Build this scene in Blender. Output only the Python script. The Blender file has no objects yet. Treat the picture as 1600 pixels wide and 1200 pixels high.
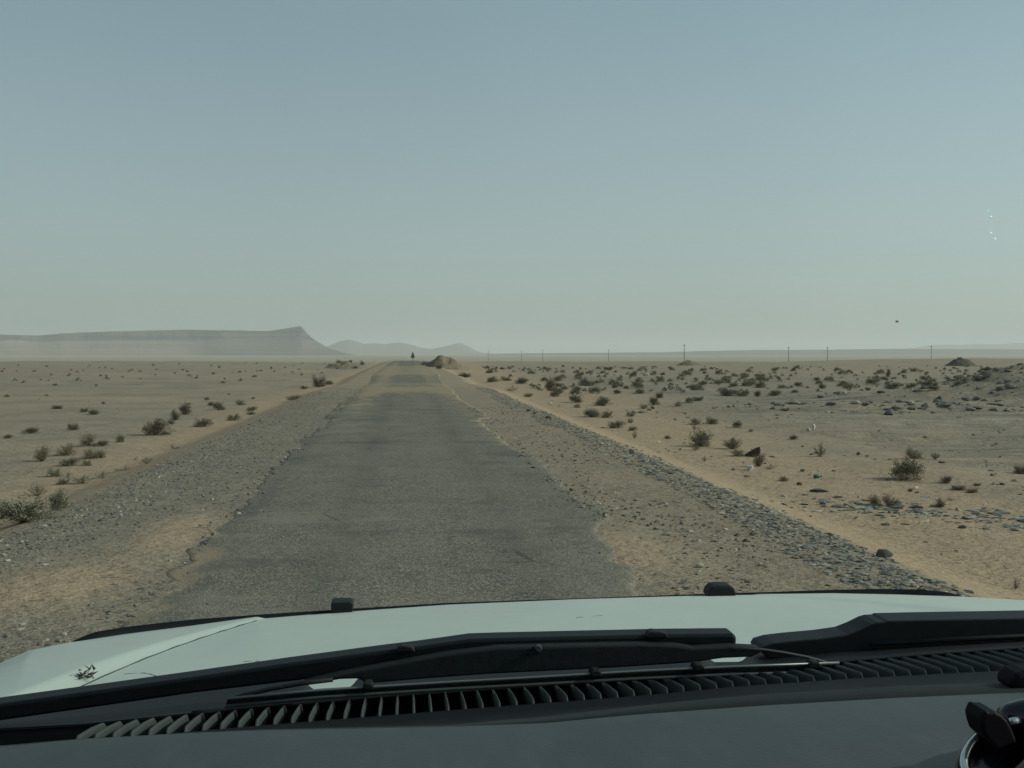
import bpy, math, random
import numpy as np
from mathutils import Vector, Matrix

R = math.radians
C = bpy.context.scene.collection
SC = bpy.context.scene

# ------------------------------------------------------------------ camera
F = 1756.0                       # focal length in pixels of the 1600 px wide photograph
EYE = 1.55
PITCH, YAW = R(-1.6), R(5.37)
cd = bpy.data.cameras.new("camera")
cam = bpy.data.objects.new("camera", cd)
C.objects.link(cam)
cd.sensor_width = 36
cd.lens = 36 * F / 1600
cd.clip_start = 0.02
cd.clip_end = 60000
cam.location = (0, 0, EYE)
cam.rotation_euler = (R(90) + PITCH, 0, -YAW)
SC.camera = cam

# ------------------------------------------------------------------ sky, sun, exposure
SUN_EL, SUN_AZ = R(30), R(90 + 5.4)            # azimuth from +Y (down the road) towards +X
w = bpy.data.worlds.new("World")
SC.world = w
w.use_nodes = True
nt = w.node_tree
nt.nodes.clear()
sky = nt.nodes.new("ShaderNodeTexSky")
sky.sky_type = 'NISHITA'
sky.sun_disc = False
sky.sun_elevation = SUN_EL
sky.sun_rotation = SUN_AZ
sky.altitude = 300
sky.air_density = 1.0
sky.dust_density = 3.0
sky.ozone_density = 2.0
hs = nt.nodes.new("ShaderNodeHueSaturation")
hs.inputs['Saturation'].default_value = 0.72
SKY = 0.11
sc_ = nt.nodes.new("ShaderNodeVectorMath")
sc_.operation = 'SCALE'
sc_.inputs['Scale'].default_value = SKY
nt.links.new(sky.outputs[0], hs.inputs['Color'])
nt.links.new(hs.outputs[0], sc_.inputs[0])
# dust hanging in the air above the clear-sky model: pale near the horizon, bluer overhead
tc = nt.nodes.new("ShaderNodeTexCoord")
sx_ = nt.nodes.new("ShaderNodeSeparateXYZ")
nt.links.new(tc.outputs['Generated'], sx_.inputs[0])
dr = nt.nodes.new("ShaderNodeValToRGB")
for k_, (p_, c_) in enumerate([(0.0, (.50, .49, .495)), (.10, (.455, .47, .515)), (.28, (.32, .372, .45)), (1.0, (.19, .27, .36))]):
    if k_ > 1:
        dr.color_ramp.elements.new(.5)
for k_, (p_, c_) in enumerate([(0.0, (.50, .49, .495)), (.10, (.455, .47, .515)), (.28, (.32, .372, .45)), (1.0, (.19, .27, .36))]):
    dr.color_ramp.elements[k_].position = p_
    dr.color_ramp.elements[k_].color = (*c_, 1)
nt.links.new(sx_.outputs[2], dr.inputs[0])
mx = nt.nodes.new("ShaderNodeMix")
mx.data_type = 'RGBA'
mx.inputs[0].default_value = 0.62
nt.links.new(sc_.outputs[0], mx.inputs[6])
# a little brighter towards the sun than away from it
sid = nt.nodes.new("ShaderNodeMath")
sid.operation = 'MULTIPLY_ADD'
sid.inputs[1].default_value = 0.30
sid.inputs[2].default_value = 0.985
nt.links.new(sx_.outputs[0], sid.inputs[0])
un = nt.nodes.new("ShaderNodeTexNoise")        # the dust is not quite even
un.inputs['Scale'].default_value = 3.0
un.inputs['Detail'].default_value = 3
nt.links.new(tc.outputs['Generated'], un.inputs['Vector'])
um = nt.nodes.new("ShaderNodeMath")
um.operation = 'MULTIPLY_ADD'
um.inputs[1].default_value = 0.16
um.inputs[2].default_value = 0.92
nt.links.new(un.outputs[0], um.inputs[0])
us = nt.nodes.new("ShaderNodeMath")
us.operation = 'MULTIPLY'
nt.links.new(sid.outputs[0], us.inputs[0])
nt.links.new(um.outputs[0], us.inputs[1])
sv = nt.nodes.new("ShaderNodeVectorMath")
sv.operation = 'SCALE'
nt.links.new(dr.outputs[0], sv.inputs[0])
nt.links.new(us.outputs[0], sv.inputs['Scale'])
nt.links.new(sv.outputs[0], mx.inputs[7])
bg = nt.nodes.new("ShaderNodeBackground")
bg.inputs['Strength'].default_value = 1.0
out = nt.nodes.new("ShaderNodeOutputWorld")
nt.links.new(mx.outputs[2], bg.inputs['Color'])
nt.links.new(bg.outputs[0], out.inputs['Surface'])

sl = bpy.data.lights.new("sun", 'SUN')
sl.energy = 3.0
sl.angle = R(1.5)
sl.color = (1.0, 0.95, 0.87)
so = bpy.data.objects.new("sun", sl)
C.objects.link(so)
sd = Vector((math.sin(SUN_AZ) * math.cos(SUN_EL), math.cos(SUN_AZ) * math.cos(SUN_EL), math.sin(SUN_EL)))
so.rotation_euler = sd.to_track_quat('Z', 'Y').to_euler()
so.location = (40, 0, 60)

SC.view_settings.view_transform = 'Standard'
SC.view_settings.look = 'None'
SC.view_settings.exposure = 0.0
SC.view_settings.gamma = 1.0
SC.render.engine = 'CYCLES'
SC.cycles.use_denoising = True
SC.cycles.max_bounces = 8
SC.cycles.transparent_max_bounces = 24
SC.cycles.volume_bounces = 2
SC.cycles.caustics_reflective = False
SC.cycles.caustics_refractive = False

# ------------------------------------------------------------------ numbers
rng = np.random.default_rng(7)
random.seed(7)
CR = np.array(Matrix.Rotation(-YAW, 3, 'Z') @ Matrix.Rotation(R(90) + PITCH, 3, 'X'))
CP = np.array((0.0, 0.0, EYE))


def ray(px, py):
    d = CR @ np.array(((px - 800) / F, (600 - py) / F, -1.0))
    return d / np.linalg.norm(d)


def sstep(a, b, x):
    t = np.clip((np.asarray(x, float) - a) / (b - a), 0, 1)
    return t * t * (3 - 2 * t)


def _hash(i, j, s):
    n = (i * 374761393 + j * 668265263 + s * 1274126177) & 0x7fffffff
    n = ((n ^ (n >> 13)) * 1274126177) & 0x7fffffff
    return ((n ^ (n >> 16)) & 0xffff) / 65535.0


def vn(x, y, s=0):
    x = np.asarray(x, float)
    y = np.asarray(y, float)
    x, y = np.broadcast_arrays(x, y)
    i = np.floor(x).astype(np.int64)
    j = np.floor(y).astype(np.int64)
    fx = x - i
    fy = y - j
    fx = fx * fx * (3 - 2 * fx)
    fy = fy * fy * (3 - 2 * fy)
    a, b = _hash(i, j, s), _hash(i + 1, j, s)
    c, d = _hash(i, j + 1, s), _hash(i + 1, j + 1, s)
    return (a + (b - a) * fx) * (1 - fy) + (c + (d - c) * fx) * fy


def fbm(x, y, s=0, o=4):
    t, a, n = 0, 1.0, 0
    for k in range(o):
        t = t + a * vn(np.asarray(x) * 2 ** k + 17.3 * k, np.asarray(y) * 2 ** k - 9.1 * k, s + k)
        n += a
        a *= 0.5
    return t / n


def H(x, y):
    """height of the ground"""
    x = np.asarray(x, float)
    y = np.asarray(y, float)
    off_r = sstep(3.35, 4.6, x)
    off_l = sstep(3.25, 4.6, -x)
    off = np.maximum(off_r, off_l)
    z = -0.24 * off_r - 0.30 * off_l
    wild = sstep(3.9, 8.0, np.abs(x))
    z = z + wild * (0.16 * (fbm(x / 4, y / 4, 3, 3) - .5) + 0.55 * (fbm(x / 26, y / 34, 9, 3) - .5) * sstep(8, 30, np.abs(x) + y * .3))
    z = z + off * 0.018 * (fbm(x * 1.6, y * 1.1, 21, 3) - .5)
    # eroded ledges in the scrub to the right
    led = sstep(8.0, 10, x) * sstep(11, 15, y) * (1 - sstep(36, 46, y))
    n = fbm(x * .10 + 3.1, y * .33 + x * .05, 31, 3)
    z = z + led * (0.06 * sstep(.44, .455, n) + 0.06 * sstep(.50, .515, n) + 0.06 * sstep(.57, .585, n) - .09 + .06 * (fbm(x * .8, y * 1.6, 37, 3) - .5))
    # bank of loose earth at the right
    r2 = ((x - 26.5) / 8.5) ** 2 + ((y - 41) / 5.0) ** 2
    z = z + 1.75 * np.exp(-r2 * 1.6) * (.75 + .5 * fbm(x * .6, y * .6, 41, 4))
    r3 = ((x - 15) / 7.0) ** 2 + ((y - 33) / 1.6) ** 2
    z = z + .26 * np.exp(-r3 * 1.5) * (.4 + 1.2 * fbm(x * .9, y * 1.1, 43, 4))
    # gentle swells of the road bed
    z = z + 0.035 * (vn(x * .05, y / 9., 51) - .5) * sstep(8, 20, y)
    z = z - 0.20 * np.exp(-((y - 66) / 9) ** 2) * 1.0 - .05 * np.exp(-((y - 92) / 8) ** 2)
    z = z + .05 * np.exp(-((y - 48) / 7) ** 2)
    # the country falls away behind a low crest; a low rise on the right
    rr = y + 0.10 * np.abs(x)
    z = z - 7.2 * sstep(205 + 40 * (vn(x / 60, 0, 61) - .5), 620, rr)
    z = z + 1.5 * np.exp(-(((x - 165) / 60) ** 2 + ((y - 300) / 60) ** 2))
    z = z + .5 * np.exp(-(((x + 60) / 50) ** 2 + ((y - 190) / 30) ** 2)) * (fbm(x / 8, y / 8, 63, 3))
    far = sstep(700, 1500, y)
    z = z + far * 1.2 * (vn(x / 900, y / 500, 71) - .5)
    return z


TT = 3.0 * (3000 / 3.0) ** np.linspace(0, 1, 1400)


def ground_hit(px, py):
    d = ray(px, py)
    t = TT
    for _ in range(3):
        P = CP[None] + d[None] * t[:, None]
        below = P[:, 2] <= H(P[:, 0], P[:, 1])
        if not below.any():
            return CP + d * 1000
        k = max(int(np.argmax(below)), 1)
        t = np.linspace(t[k - 1], t[k], 24)
    return CP + d * t[12]


def px_size(p):
    """metres per photo pixel at point p"""
    return float(np.dot(p - CP, -CR[:, 2])) / F


# ------------------------------------------------------------------ mesh helpers
def mesh_np(name, V, faces, mat, parent=None, smooth=False, attrs=None, link=True):
    """faces: (n,k) int array or list of tuples"""
    V = np.asarray(V, float).reshape(-1, 3)
    me = bpy.data.meshes.new(name)
    if isinstance(faces, np.ndarray):
        n, k = faces.shape
        me.vertices.add(len(V))
        me.vertices.foreach_set("co", V.astype(np.float32).ravel())
        me.loops.add(n * k)
        me.loops.foreach_set("vertex_index", faces.astype(np.int32).ravel())
        me.polygons.add(n)
        me.polygons.foreach_set("loop_start", np.arange(0, n * k, k, dtype=np.int32))
        me.polygons.foreach_set("loop_total", np.full(n, k, dtype=np.int32))
        me.update(calc_edges=True)
    else:
        me.from_pydata([tuple(v) for v in V], [], [tuple(f) for f in faces])
    me.polygons.foreach_set("use_smooth", [smooth] * len(me.polygons))
    if attrs:
        for k, v in attrs.items():
            a = me.attributes.new(k, 'FLOAT', 'POINT')
            a.data.foreach_set("value", np.asarray(v, np.float32).ravel())
    me.materials.append(mat)
    me.update()
    o = bpy.data.objects.new(name, me)
    if link:
        C.objects.link(o)
    if parent is not None:
        o.parent = parent
    return o


def grid_faces(nr, nc):
    i = np.arange(nr - 1)[:, None] * nc + np.arange(nc - 1)[None, :]
    return np.stack([i, i + 1, i + nc + 1, i + nc], -1).reshape(-1, 4)


def tag(o, label=None, cat=None, group=None, kind=None):
    if label:
        o["label"] = label
    if cat:
        o["category"] = cat
    if group:
        o["group"] = group
    if kind:
        o["kind"] = kind
    return o


def empty(name, loc, rot=(0, 0, 0)):
    o = bpy.data.objects.new(name, None)
    o.empty_display_size = .1
    C.objects.link(o)
    o.location = loc
    o.rotation_euler = rot
    return o


# ------------------------------------------------------------------ materials
class NT:
    def __init__(self, name):
        self.m = bpy.data.materials.new(name)
        self.m.use_nodes = True
        self.t = self.m.node_tree
        self.b = self.t.nodes["Principled BSDF"]
        self.b.inputs['Specular IOR Level'].default_value = .25

    def n(self, t, **kw):
        x = self.t.nodes.new(t)
        for k, v in kw.items():
            setattr(x, k, v)
        return x

    def l(self, a, b):
        self.t.links.new(a, b)

    def coord(self):
        if not hasattr(self, '_c'):
            self._c = self.n("ShaderNodeTexCoord").outputs['Object']
        return self._c

    def mapped(self, scale):
        mp = self.n("ShaderNodeMapping")
        mp.inputs['Scale'].default_value = scale
        self.l(self.coord(), mp.inputs['Vector'])
        return mp.outputs[0]

    def noise(self, scale, detail=4, rough=.55, vec=None, dist=0):
        x = self.n("ShaderNodeTexNoise")
        x.inputs['Scale'].default_value = scale
        x.inputs['Detail'].default_value = detail
        x.inputs['Roughness'].default_value = rough
        x.inputs['Distortion'].default_value = dist
        self.l(vec if vec is not None else self.coord(), x.inputs['Vector'])
        return x.outputs[0]

    def voro(self, scale, feature='F1', out='Color', vec=None):
        x = self.n("ShaderNodeTexVoronoi", feature=feature)
        x.inputs['Scale'].default_value = scale
        self.l(vec if vec is not None else self.coord(), x.inputs['Vector'])
        return x.outputs[out]

    def attr(self, name):
        return self.n("ShaderNodeAttribute", attribute_name=name).outputs['Fac']

    def ramp(self, fac, stops):
        x = self.n("ShaderNodeValToRGB")
        e = x.color_ramp.elements
        while len(e) < len(stops):
            e.new(.5)
        for k, (p, c) in enumerate(stops):
            e[k].position = p
            e[k].color = (*c, 1) if not isinstance(c, (int, float)) else (c, c, c, 1)
        self.l(fac, x.inputs[0])
        return x.outputs[0]

    def mix(self, fac, a, b, mode='MIX'):
        x = self.n("ShaderNodeMix", data_type='RGBA', blend_type=mode)
        for s, v in ((x.inputs[0], fac), (x.inputs[6], a), (x.inputs[7], b)):
            if isinstance(v, bpy.types.NodeSocket):
                self.l(v, s)
            elif isinstance(v, (int, float)):
                s.default_value = v
            else:
                s.default_value = (*v, 1)
        return x.outputs[2]

    def math(self, op, a, b=None, clamp=False):
        x = self.n("ShaderNodeMath", operation=op, use_clamp=clamp)
        for k, v in enumerate((a, b)):
            if v is None:
                continue
            if isinstance(v, bpy.types.NodeSocket):
                self.l(v, x.inputs[k])
            else:
                x.inputs[k].default_value = v
        return x.outputs[0]

    def bump(self, h, strength=.5, dist=.01, chain=None):
        x = self.n("ShaderNodeBump")
        x.inputs['Strength'].default_value = strength
        x.inputs['Distance'].default_value = dist
        self.l(h, x.inputs['Height'])
        if chain is not None:
            self.l(chain, x.inputs['Normal'])
        return x.outputs[0]

    def done(self, color=None, rough=.9, normal=None, spec=None, metal=None):
        for s, v in (('Base Color', color), ('Roughness', rough), ('Normal', normal), ('Specular IOR Level', spec), ('Metallic', metal)):
            if v is None:
                continue
            i = self.b.inputs[s]
            if isinstance(v, bpy.types.NodeSocket):
                self.l(v, i)
            elif isinstance(v, (int, float)):
                i.default_value = v
            else:
                i.default_value = (*v, 1)
        return self.m


SAND = (.37, .262, .182)
SAND2 = (.30, .228, .168)
CRUST = (.215, .178, .142)


def ground_material():
    t = NT("desert_ground")
    big = t.noise(.06, 5, .65)
    mid = t.noise(.35, 5, .6)
    small = t.noise(3.5, 6, .65)
    fine = t.noise(38, 3, .6)
    c = t.mix(t.ramp(big, [(.38, 0.), (.62, 1.)]), SAND2, SAND)
    c = t.mix(t.math('MULTIPLY', t.ramp(mid, [(.42, 0.), (.62, 1.)]), .55), c, CRUST)
    # grey stony crust
    cr = t.math('MULTIPLY', t.attr("crust"), t.ramp(t.noise(.55, 6, .7, t.mapped((1, 2.2, 1))), [(.36, 0.), (.66, .85)]))
    c = t.mix(cr, c, t.mix(t.ramp(small, [(.35, 0.), (.65, 1.)]), (.185, .16, .13), (.28, .23, .178)))
    stk = t.noise(1.0, 6, .7, t.mapped((.22, 1.5, 1)))
    c = t.mix(t.math('MULTIPLY', t.attr("crust"), t.ramp(stk, [(.52, 0.), (.60, .75)])), c, (.155, .135, .112))
    c = t.mix(t.math('MULTIPLY', t.attr("crust"), t.ramp(stk, [(.36, .7), (.44, 0.)])), c, (.34, .29, .235))
    bl = t.noise(2.2, 5, .7, t.mapped((.7, 1.6, 1)))
    c = t.mix(t.ramp(bl, [(.60, 0.), (.68, .45)]), c, (.16, .13, .10))
    # clean drifted sand beside the road
    c = t.mix(t.math('MULTIPLY', t.attr("drift"), t.ramp(mid, [(.25, .6), (.6, 1.)])), c, t.mix(small, (.36, .245, .16), (.42, .29, .195)))
    # gravel shoulders
    gv = t.attr("gravel")
    gn = t.math('MULTIPLY', gv, t.ramp(t.noise(.8, 5, .65, t.mapped((1.5, .5, 1))), [(.25, .45), (.6, 1.)]))
    gc = t.mix(t.attr("leftside"), (.30, .215, .15), (.20, .165, .13))
    gc = t.mix(t.ramp(small, [(.4, 0.), (.6, .5)]), gc, SAND2)
    peb = t.voro(55, out='Color')
    pv = t.n("ShaderNodeSeparateColor")
    t.l(peb, pv.inputs[0])
    gc = t.mix(t.ramp(pv.outputs[0], [(.5, 0.), (.85, .5)]), gc, (.10, .092, .08))
    gc = t.mix(t.ramp(pv.outputs[1], [(.80, 0.), (.92, .6)]), gc, (.34, .29, .23))
    c = t.mix(gn, c, gc)
    # grit everywhere
    g2 = t.voro(26, out='Color')
    s2 = t.n("ShaderNodeSeparateColor")
    t.l(g2, s2.inputs[0])
    c = t.mix(t.math('MULTIPLY', t.ramp(s2.outputs[0], [(.88, 0.), (.93, .65)]), t.ramp(mid, [(.4, .15), (.6, 1.)])), c, (.10, .085, .065))
    c = t.mix(.35, c, t.mix(fine, (.35, .35, .35), (.72, .72, .72)), 'OVERLAY')
    # far flats are paler
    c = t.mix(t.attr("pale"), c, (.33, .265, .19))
    rip = t.n("ShaderNodeTexWave", wave_type='BANDS', bands_direction='Y')
    rip.inputs['Scale'].default_value = 3.2
    rip.inputs['Distortion'].default_value = 5
    rip.inputs['Detail'].default_value = 3
    t.l(t.mapped((.5, 1.6, 1)), rip.inputs['Vector'])
    b = t.bump(t.noise(9, 6, .7), .8, .03)
    b = t.bump(rip.outputs[1], .20, .012, b)
    b = t.bump(t.noise(60, 3, .6), .5, .006, b)
    b = t.bump(t.noise(1.1, 6, .7, t.mapped((1, 2, 1))), 1., .16, b)
    return t.done(c, .95, b, .1)


def road_material():
    t = NT("worn_asphalt")
    sp = t.voro(92, out='Color')
    s = t.n("ShaderNodeSeparateColor")
    t.l(sp, s.inputs[0])
    sp2 = t.voro(170, out='Color')
    q = t.n("ShaderNodeSeparateColor")
    t.l(sp2, q.inputs[0])
    base = t.mix(t.ramp(t.noise(.55, 7, .68, t.mapped((1, .5, 1))), [(.38, 0.), (.60, 1.)]), (.088, .083, .075), (.185, .165, .138))
    base = t.mix(t.ramp(t.noise(.9, 4, .6, t.mapped((.8, .3, 1))), [(.52, 0.), (.62, .65)]), base, (.060, .060, .058))
    base = t.mix(t.ramp(s.outputs[0], [(.5, 0.), (.66, .9)]), base, (.046, .044, .042))
    sp3 = t.voro(34, out='Color')
    q3 = t.n("ShaderNodeSeparateColor")
    t.l(sp3, q3.inputs[0])
    base = t.mix(t.ramp(q3.outputs[0], [(.78, 0.), (.88, .6)]), base, (.24, .19, .135))
    base = t.mix(t.ramp(q3.outputs[1], [(.82, 0.), (.90, .6)]), base, (.045, .045, .045))
    base = t.mix(t.ramp(s.outputs[1], [(.74, 0.), (.84, .9)]), base, (.34, .28, .20))
    base = t.mix(t.ramp(q.outputs[0], [(.6, 0.), (.95, .5)]), base, (.22, .20, .17))
    base = t.mix(t.ramp(q.outputs[1], [(.6, 0.), (.95, .5)]), base, (.04, .04, .04))
    cr_ = t.noise(.75, 6, .7, t.mapped((.45, 1.1, 1)))
    base = t.mix(t.ramp(cr_, [(.57, 0.), (.63, .55)]), base, (.055, .055, .054))
    base = t.mix(t.ramp(cr_, [(.36, .5), (.43, 0.)]), base, (.23, .195, .15))
    # wheel tracks polished a little darker, and fine cracks
    px_ = t.n("ShaderNodeSeparateXYZ")
    t.l(t.coord(), px_.inputs[0])
    tr = t.math('ABSOLUTE', t.math('SUBTRACT', t.math('ABSOLUTE', t.math('ADD', px_.outputs[0], -.15)), .72))
    tr = t.ramp(t.math('ADD', tr, t.math('MULTIPLY', t.noise(1.3, 4), .25)), [(.14, .3), (.42, 0.)])
    base = t.mix(tr, base, (.062, .061, .058))
    ck = t.voro(.9, 'DISTANCE_TO_EDGE', 'Distance', t.mix(.12, t.coord(), t.n("ShaderNodeTexNoise").outputs[1]))
    ck = t.math('MULTIPLY', t.ramp(ck, [(.004, 1.), (.014, 0.)]), t.ramp(t.noise(.35, 3), [(.5, 0.), (.62, .75)]))
    base = t.mix(ck, base, (.03, .03, .03))
    # sand lying on it
    ns = t.noise(2.2, 7, .7, t.mapped((1, .6, 1)))
    sm = t.math('ADD', t.attr("sandy"), t.math('MULTIPLY', t.math('SUBTRACT', ns, .5), 1.9))
    sm = t.ramp(sm, [(.38, 0.), (.70, .92)])
    sandc = t.mix(t.noise(6, 4, .6), (.27, .195, .13), (.36, .25, .155))
    sandc = t.mix(t.ramp(s.outputs[0], [(.72, 0.), (.85, .5)]), sandc, (.12, .10, .08))
    c = t.mix(sm, base, sandc)
    dust = t.ramp(t.noise(1.1, 6, .7, t.mapped((1, .4, 1))), [(.38, .05), (.70, .42)])
    c = t.mix(dust, c, (.24, .19, .14))
    b = t.bump(t.voro(75, out='Distance'), .6, .006)
    b = t.bump(t.noise(5, 4, .6), .3, .02, b)
    return t.done(c, .9, b, .15)


def stone_material(name, a, b, cc):
    t = NT(name)
    k = t.ramp(t.attr("tone"), [(0., a), (.55, b), (1., cc)])
    k = t.mix(.5, k, t.mix(t.noise(30, 4, .6), (.3, .3, .3), (.7, .7, .7)), 'OVERLAY')
    return t.done(k, .85, t.bump(t.noise(60, 3), .4, .004), .2)


def leaf_material(name, a, b, c3):
    t = NT(name)
    oi = t.n("ShaderNodeObjectInfo")
    k = t.ramp(t.attr("tone"), [(0., a), (.5, b), (1., c3)])
    k = t.mix(t.math('MULTIPLY', oi.outputs['Random'], .35), k, (.13, .115, .075))
    return t.done(k, .9, None, .1)


def plain(name, col, rough=.6, spec=.3, metal=0., nscale=0, namt=.2, bscale=0, bdist=.001):
    t = NT(name)
    c = col
    if nscale:
        c = t.mix(namt, col, t.mix(t.noise(nscale, 5, .6), (.25, .25, .25), (.75, .75, .75)), 'OVERLAY')
    b = t.bump(t.noise(bscale, 3, .6), .5, bdist) if bscale else None
    return t.done(c, rough, b, spec, metal)


M_ground = ground_material()
M_road = road_material()
M_stone = stone_material("slate_stone", (.085, .082, .076), (.19, .172, .145), (.36, .32, .26))
M_peb = stone_material("pebble_stone", (.06, .055, .05), (.17, .145, .115), (.42, .37, .30))
M_leaf = [leaf_material("grey_green_leaf", (.12, .115, .078), (.21, .198, .135), (.32, .29, .205)),
          leaf_material("tan_twig_leaf", (.14, .115, .072), (.25, .205, .135), (.36, .30, .205)),
          leaf_material("dead_brown_leaf", (.085, .065, .048), (.16, .122, .09), (.25, .19, .14)),
          leaf_material("dusty_olive_leaf", (.125, .118, .078), (.23, .21, .14), (.33, .29, .20))]
M_stem = plain("woody_stem", (.12, .085, .055), .9, .1)

# ------------------------------------------------------------------ ground
def geo(a, b, step, ratio):
    out = [a]
    while out[-1] < b:
        step *= ratio
        out.append(out[-1] + step)
    return out


xr = list(np.arange(0, 8, .10)) + list(np.arange(8, 30, .14)) + geo(30, 12000, .14, 1.075)
xl = list(np.arange(.10, 8, .10)) + geo(8, 12000, .10, 1.055)
X = np.array(sorted([-v for v in xl] + xr))
ys = list(-np.array(geo(0, 60, .5, 1.3)))[::-1] + list(np.arange(.4, 4, .3)) + list(np.arange(4, 14, .075)) + geo(14, 12000, .075, 1.0135)
Y = np.array(ys)
gx, gy = np.meshgrid(X, Y)
gz = H(gx, gy)
ax = np.abs(gx)
edge_n = .35 * (fbm(gx * .3, gy * .35, 81, 3) - .5)
gravel = np.where(gx > 0, 1 - sstep(3.45, 3.85, gx + edge_n), 1 - sstep(3.2, 3.7, -gx + edge_n))
gravel = gravel * (1 - sstep(26, 60, gy) * .75)
drift = np.where(gx > 0, sstep(3.3, 4.0, gx) * (1 - sstep(5.2 + gy * .02, 8.5 + gy * .04, gx + 4 * edge_n)),
                 sstep(3.1, 3.7, -gx) * (1 - sstep(4.2, 7.0, -gx + 4 * edge_n)))
# tongues of clean sand lying on the shoulders
dl = np.exp(-(((gx + 2.35) / .55) ** 2 + ((gy - 7.6) / .9) ** 2)) + np.exp(-(((gx + 1.95) / .35) ** 2 + ((gy - 9.8) / 1.3) ** 2)) + \
    1.0 * np.exp(-(((gx - 1.75) / .32) ** 2 + ((gy - 8.6) / 1.0) ** 2))
drift = np.maximum(drift, np.clip(dl * 1.2, 0, 1) * .9)
gravel = gravel * (1 - np.clip(dl * 1.3, 0, .95))
drift = np.maximum(drift, .8 * sstep(40, 60, gy) * (1 - sstep(3.2, 4.2, ax)) * (vn(gx * .2, gy * .07, 84)))
gz = gz + .02 * np.clip(dl, 0, 1)
crust = np.where(gx > 0, sstep(8, 12, gx) * (1 - sstep(60, 110, gy)), .35 * sstep(9, 20, -gx))
crust = np.maximum(crust, .25 * sstep(70, 130, gy) * (1 - sstep(500, 700, gy)) * sstep(4, 9, ax))
bank = np.exp(-(((gx - 26.5) / 10) ** 2 + ((gy - 41) / 6) ** 2)) + np.exp(-(((gx - 15) / 8) ** 2 + ((gy - 33) / 2.4) ** 2))
crust = np.maximum(crust, np.clip(bank * 1.0, 0, .8))
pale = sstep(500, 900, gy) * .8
left = 1 - sstep(-.5, .5, gx)
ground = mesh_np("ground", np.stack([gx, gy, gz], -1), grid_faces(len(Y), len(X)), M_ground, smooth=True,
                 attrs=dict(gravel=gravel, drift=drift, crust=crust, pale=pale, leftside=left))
tag(ground, kind="structure")

# ------------------------------------------------------------------ road
def edge_curve(pts):
    q = []
    for a, b in pts:
        h = ground_hit(a, b)
        q.append((h[1], h[0]))
    q.sort()
    return np.array(q)


RE = edge_curve([(744, 655), (772, 678), (790, 690), (803, 703), (845, 722), (868, 742), (880, 765), (905, 785), (950, 798), (962, 811),
                 (925, 829), (928, 842), (952, 862), (955, 880), (985, 891), (1000, 915), (1003, 938)])
LE = edge_curve([(520, 655), (488, 680), (452, 706), (430, 732), (396, 770), (385, 790), (345, 802), (348, 812), (312, 830), (318, 842), (290, 860),
                 (300, 872), (262, 895), (272, 912), (240, 935), (228, 955)])


def road_edge(y, right):
    c = RE if right else LE
    s = 1 if right else -1
    base = np.interp(y, c[:, 0], c[:, 1])
    far_w = s * (1.82 + .5 * sstep(40, 90, y) + .25 * (vn(y * .11, 0, 91 + right) - .5) + .10 * (vn(y * .7, 3, 92 + right) - .5))
    near_w = s * (1.60 + .12 * (vn(y * 1.3, 0, 93 + right) - .5))
    lo, hi = c[0, 0], c[-1, 0]
    r = np.where(y < lo, near_w, np.where(y > hi, far_w, base))
    k = sstep(hi - 3, hi + 9, y)
    r = r * (1 - k) + far_w * k
    k = 1 - sstep(lo - .4, lo, y)
    r = r * (1 - k) + near_w * k
    return r + .10 * (fbm(y * 3.6, right * 9., 95, 5) - .5) * 2 * (1 - sstep(25, 60, y))


yy = np.array(list(np.arange(-30, 4, 1.)) + list(np.arange(4, 16, .045)) + geo(16, 640, .045, 1.012))
eL, eR = road_edge(yy, False), road_edge(yy, True)
nc = 70
u = np.linspace(0, 1, nc)
rx = eL[:, None] + (eR - eL)[:, None] * u[None, :]
ry = np.repeat(yy[:, None], nc, 1)
rz = H(rx, ry) + .028 + .012 * (1 - (2 * u - 1) ** 2)[None, :]
rz = rz + .010 * (fbm(rx * 2.5, ry * 2.0, 96, 3) - .5)
dl_ = rx - eL[:, None]
rz = rz - .034 * (1 - sstep(0, .35, dl_)) * (.5 + .5 * vn(ry * 1.3, 0, 98))
rz = rz - .010 * (1 - sstep(0, .10, eR[:, None] - rx))
lift = sstep(60, 200, ry) * .04
rz = rz + lift
# turned-down broken edges
rxa = np.concatenate([rx[:, :1] - .02, rx, rx[:, -1:] + .02], 1)
rya = np.concatenate([ry[:, :1], ry, ry[:, -1:]], 1)
rza = np.concatenate([rz[:, :1] - .03, rz, rz[:, -1:] - .06], 1)
dE = np.minimum(rxa - eL[:, None], eR[:, None] - rxa)
sandy = .34 * np.exp(-np.clip(dE, 0, 9) / .16) - .10
band = np.exp(-((rya - 45) / 5.0) ** 2) * .55 + .35 * np.exp(-((rya - 56) / 4) ** 2) + .45 * sstep(74, 82, rya) * (1 - sstep(118, 135, rya)) \
    - .15 * sstep(135, 160, rya)
band = band + .17 * sstep(26, 58, rya)
sandy = sandy + band * (.8 + .4 * vn(rxa, rya * .2, 97))
sandy = sandy + .15 * sstep(11, 20, rya) + .03
sandy = sandy + .5 * np.exp(-((rya - 33) / 1.2) ** 2) * sstep(0, 1.6, -rxa) * .5
sandy = sandy + .38 * np.exp(-(((rxa + 1.35) / .5) ** 2)) * sstep(18, 32, rya) + .3 * np.exp(-(((rxa - 1.5) / .45) ** 2)) * sstep(14, 26, rya)
# patches drifted in over the left edge close by
sandy = sandy + .7 * np.exp(-(((rxa + 1.55) / .22) ** 2 + ((rya - 8.3) / 1.3) ** 2)) + .5 * np.exp(-(((rxa + 1.5) / .2) ** 2 + ((rya - 6.9) / .3) ** 2))
road = mesh_np("road", np.stack([rxa, rya, rza], -1), grid_faces(len(yy), nc + 2), M_road, smooth=True, attrs=dict(sandy=sandy))
tag(road, kind="structure")

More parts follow.
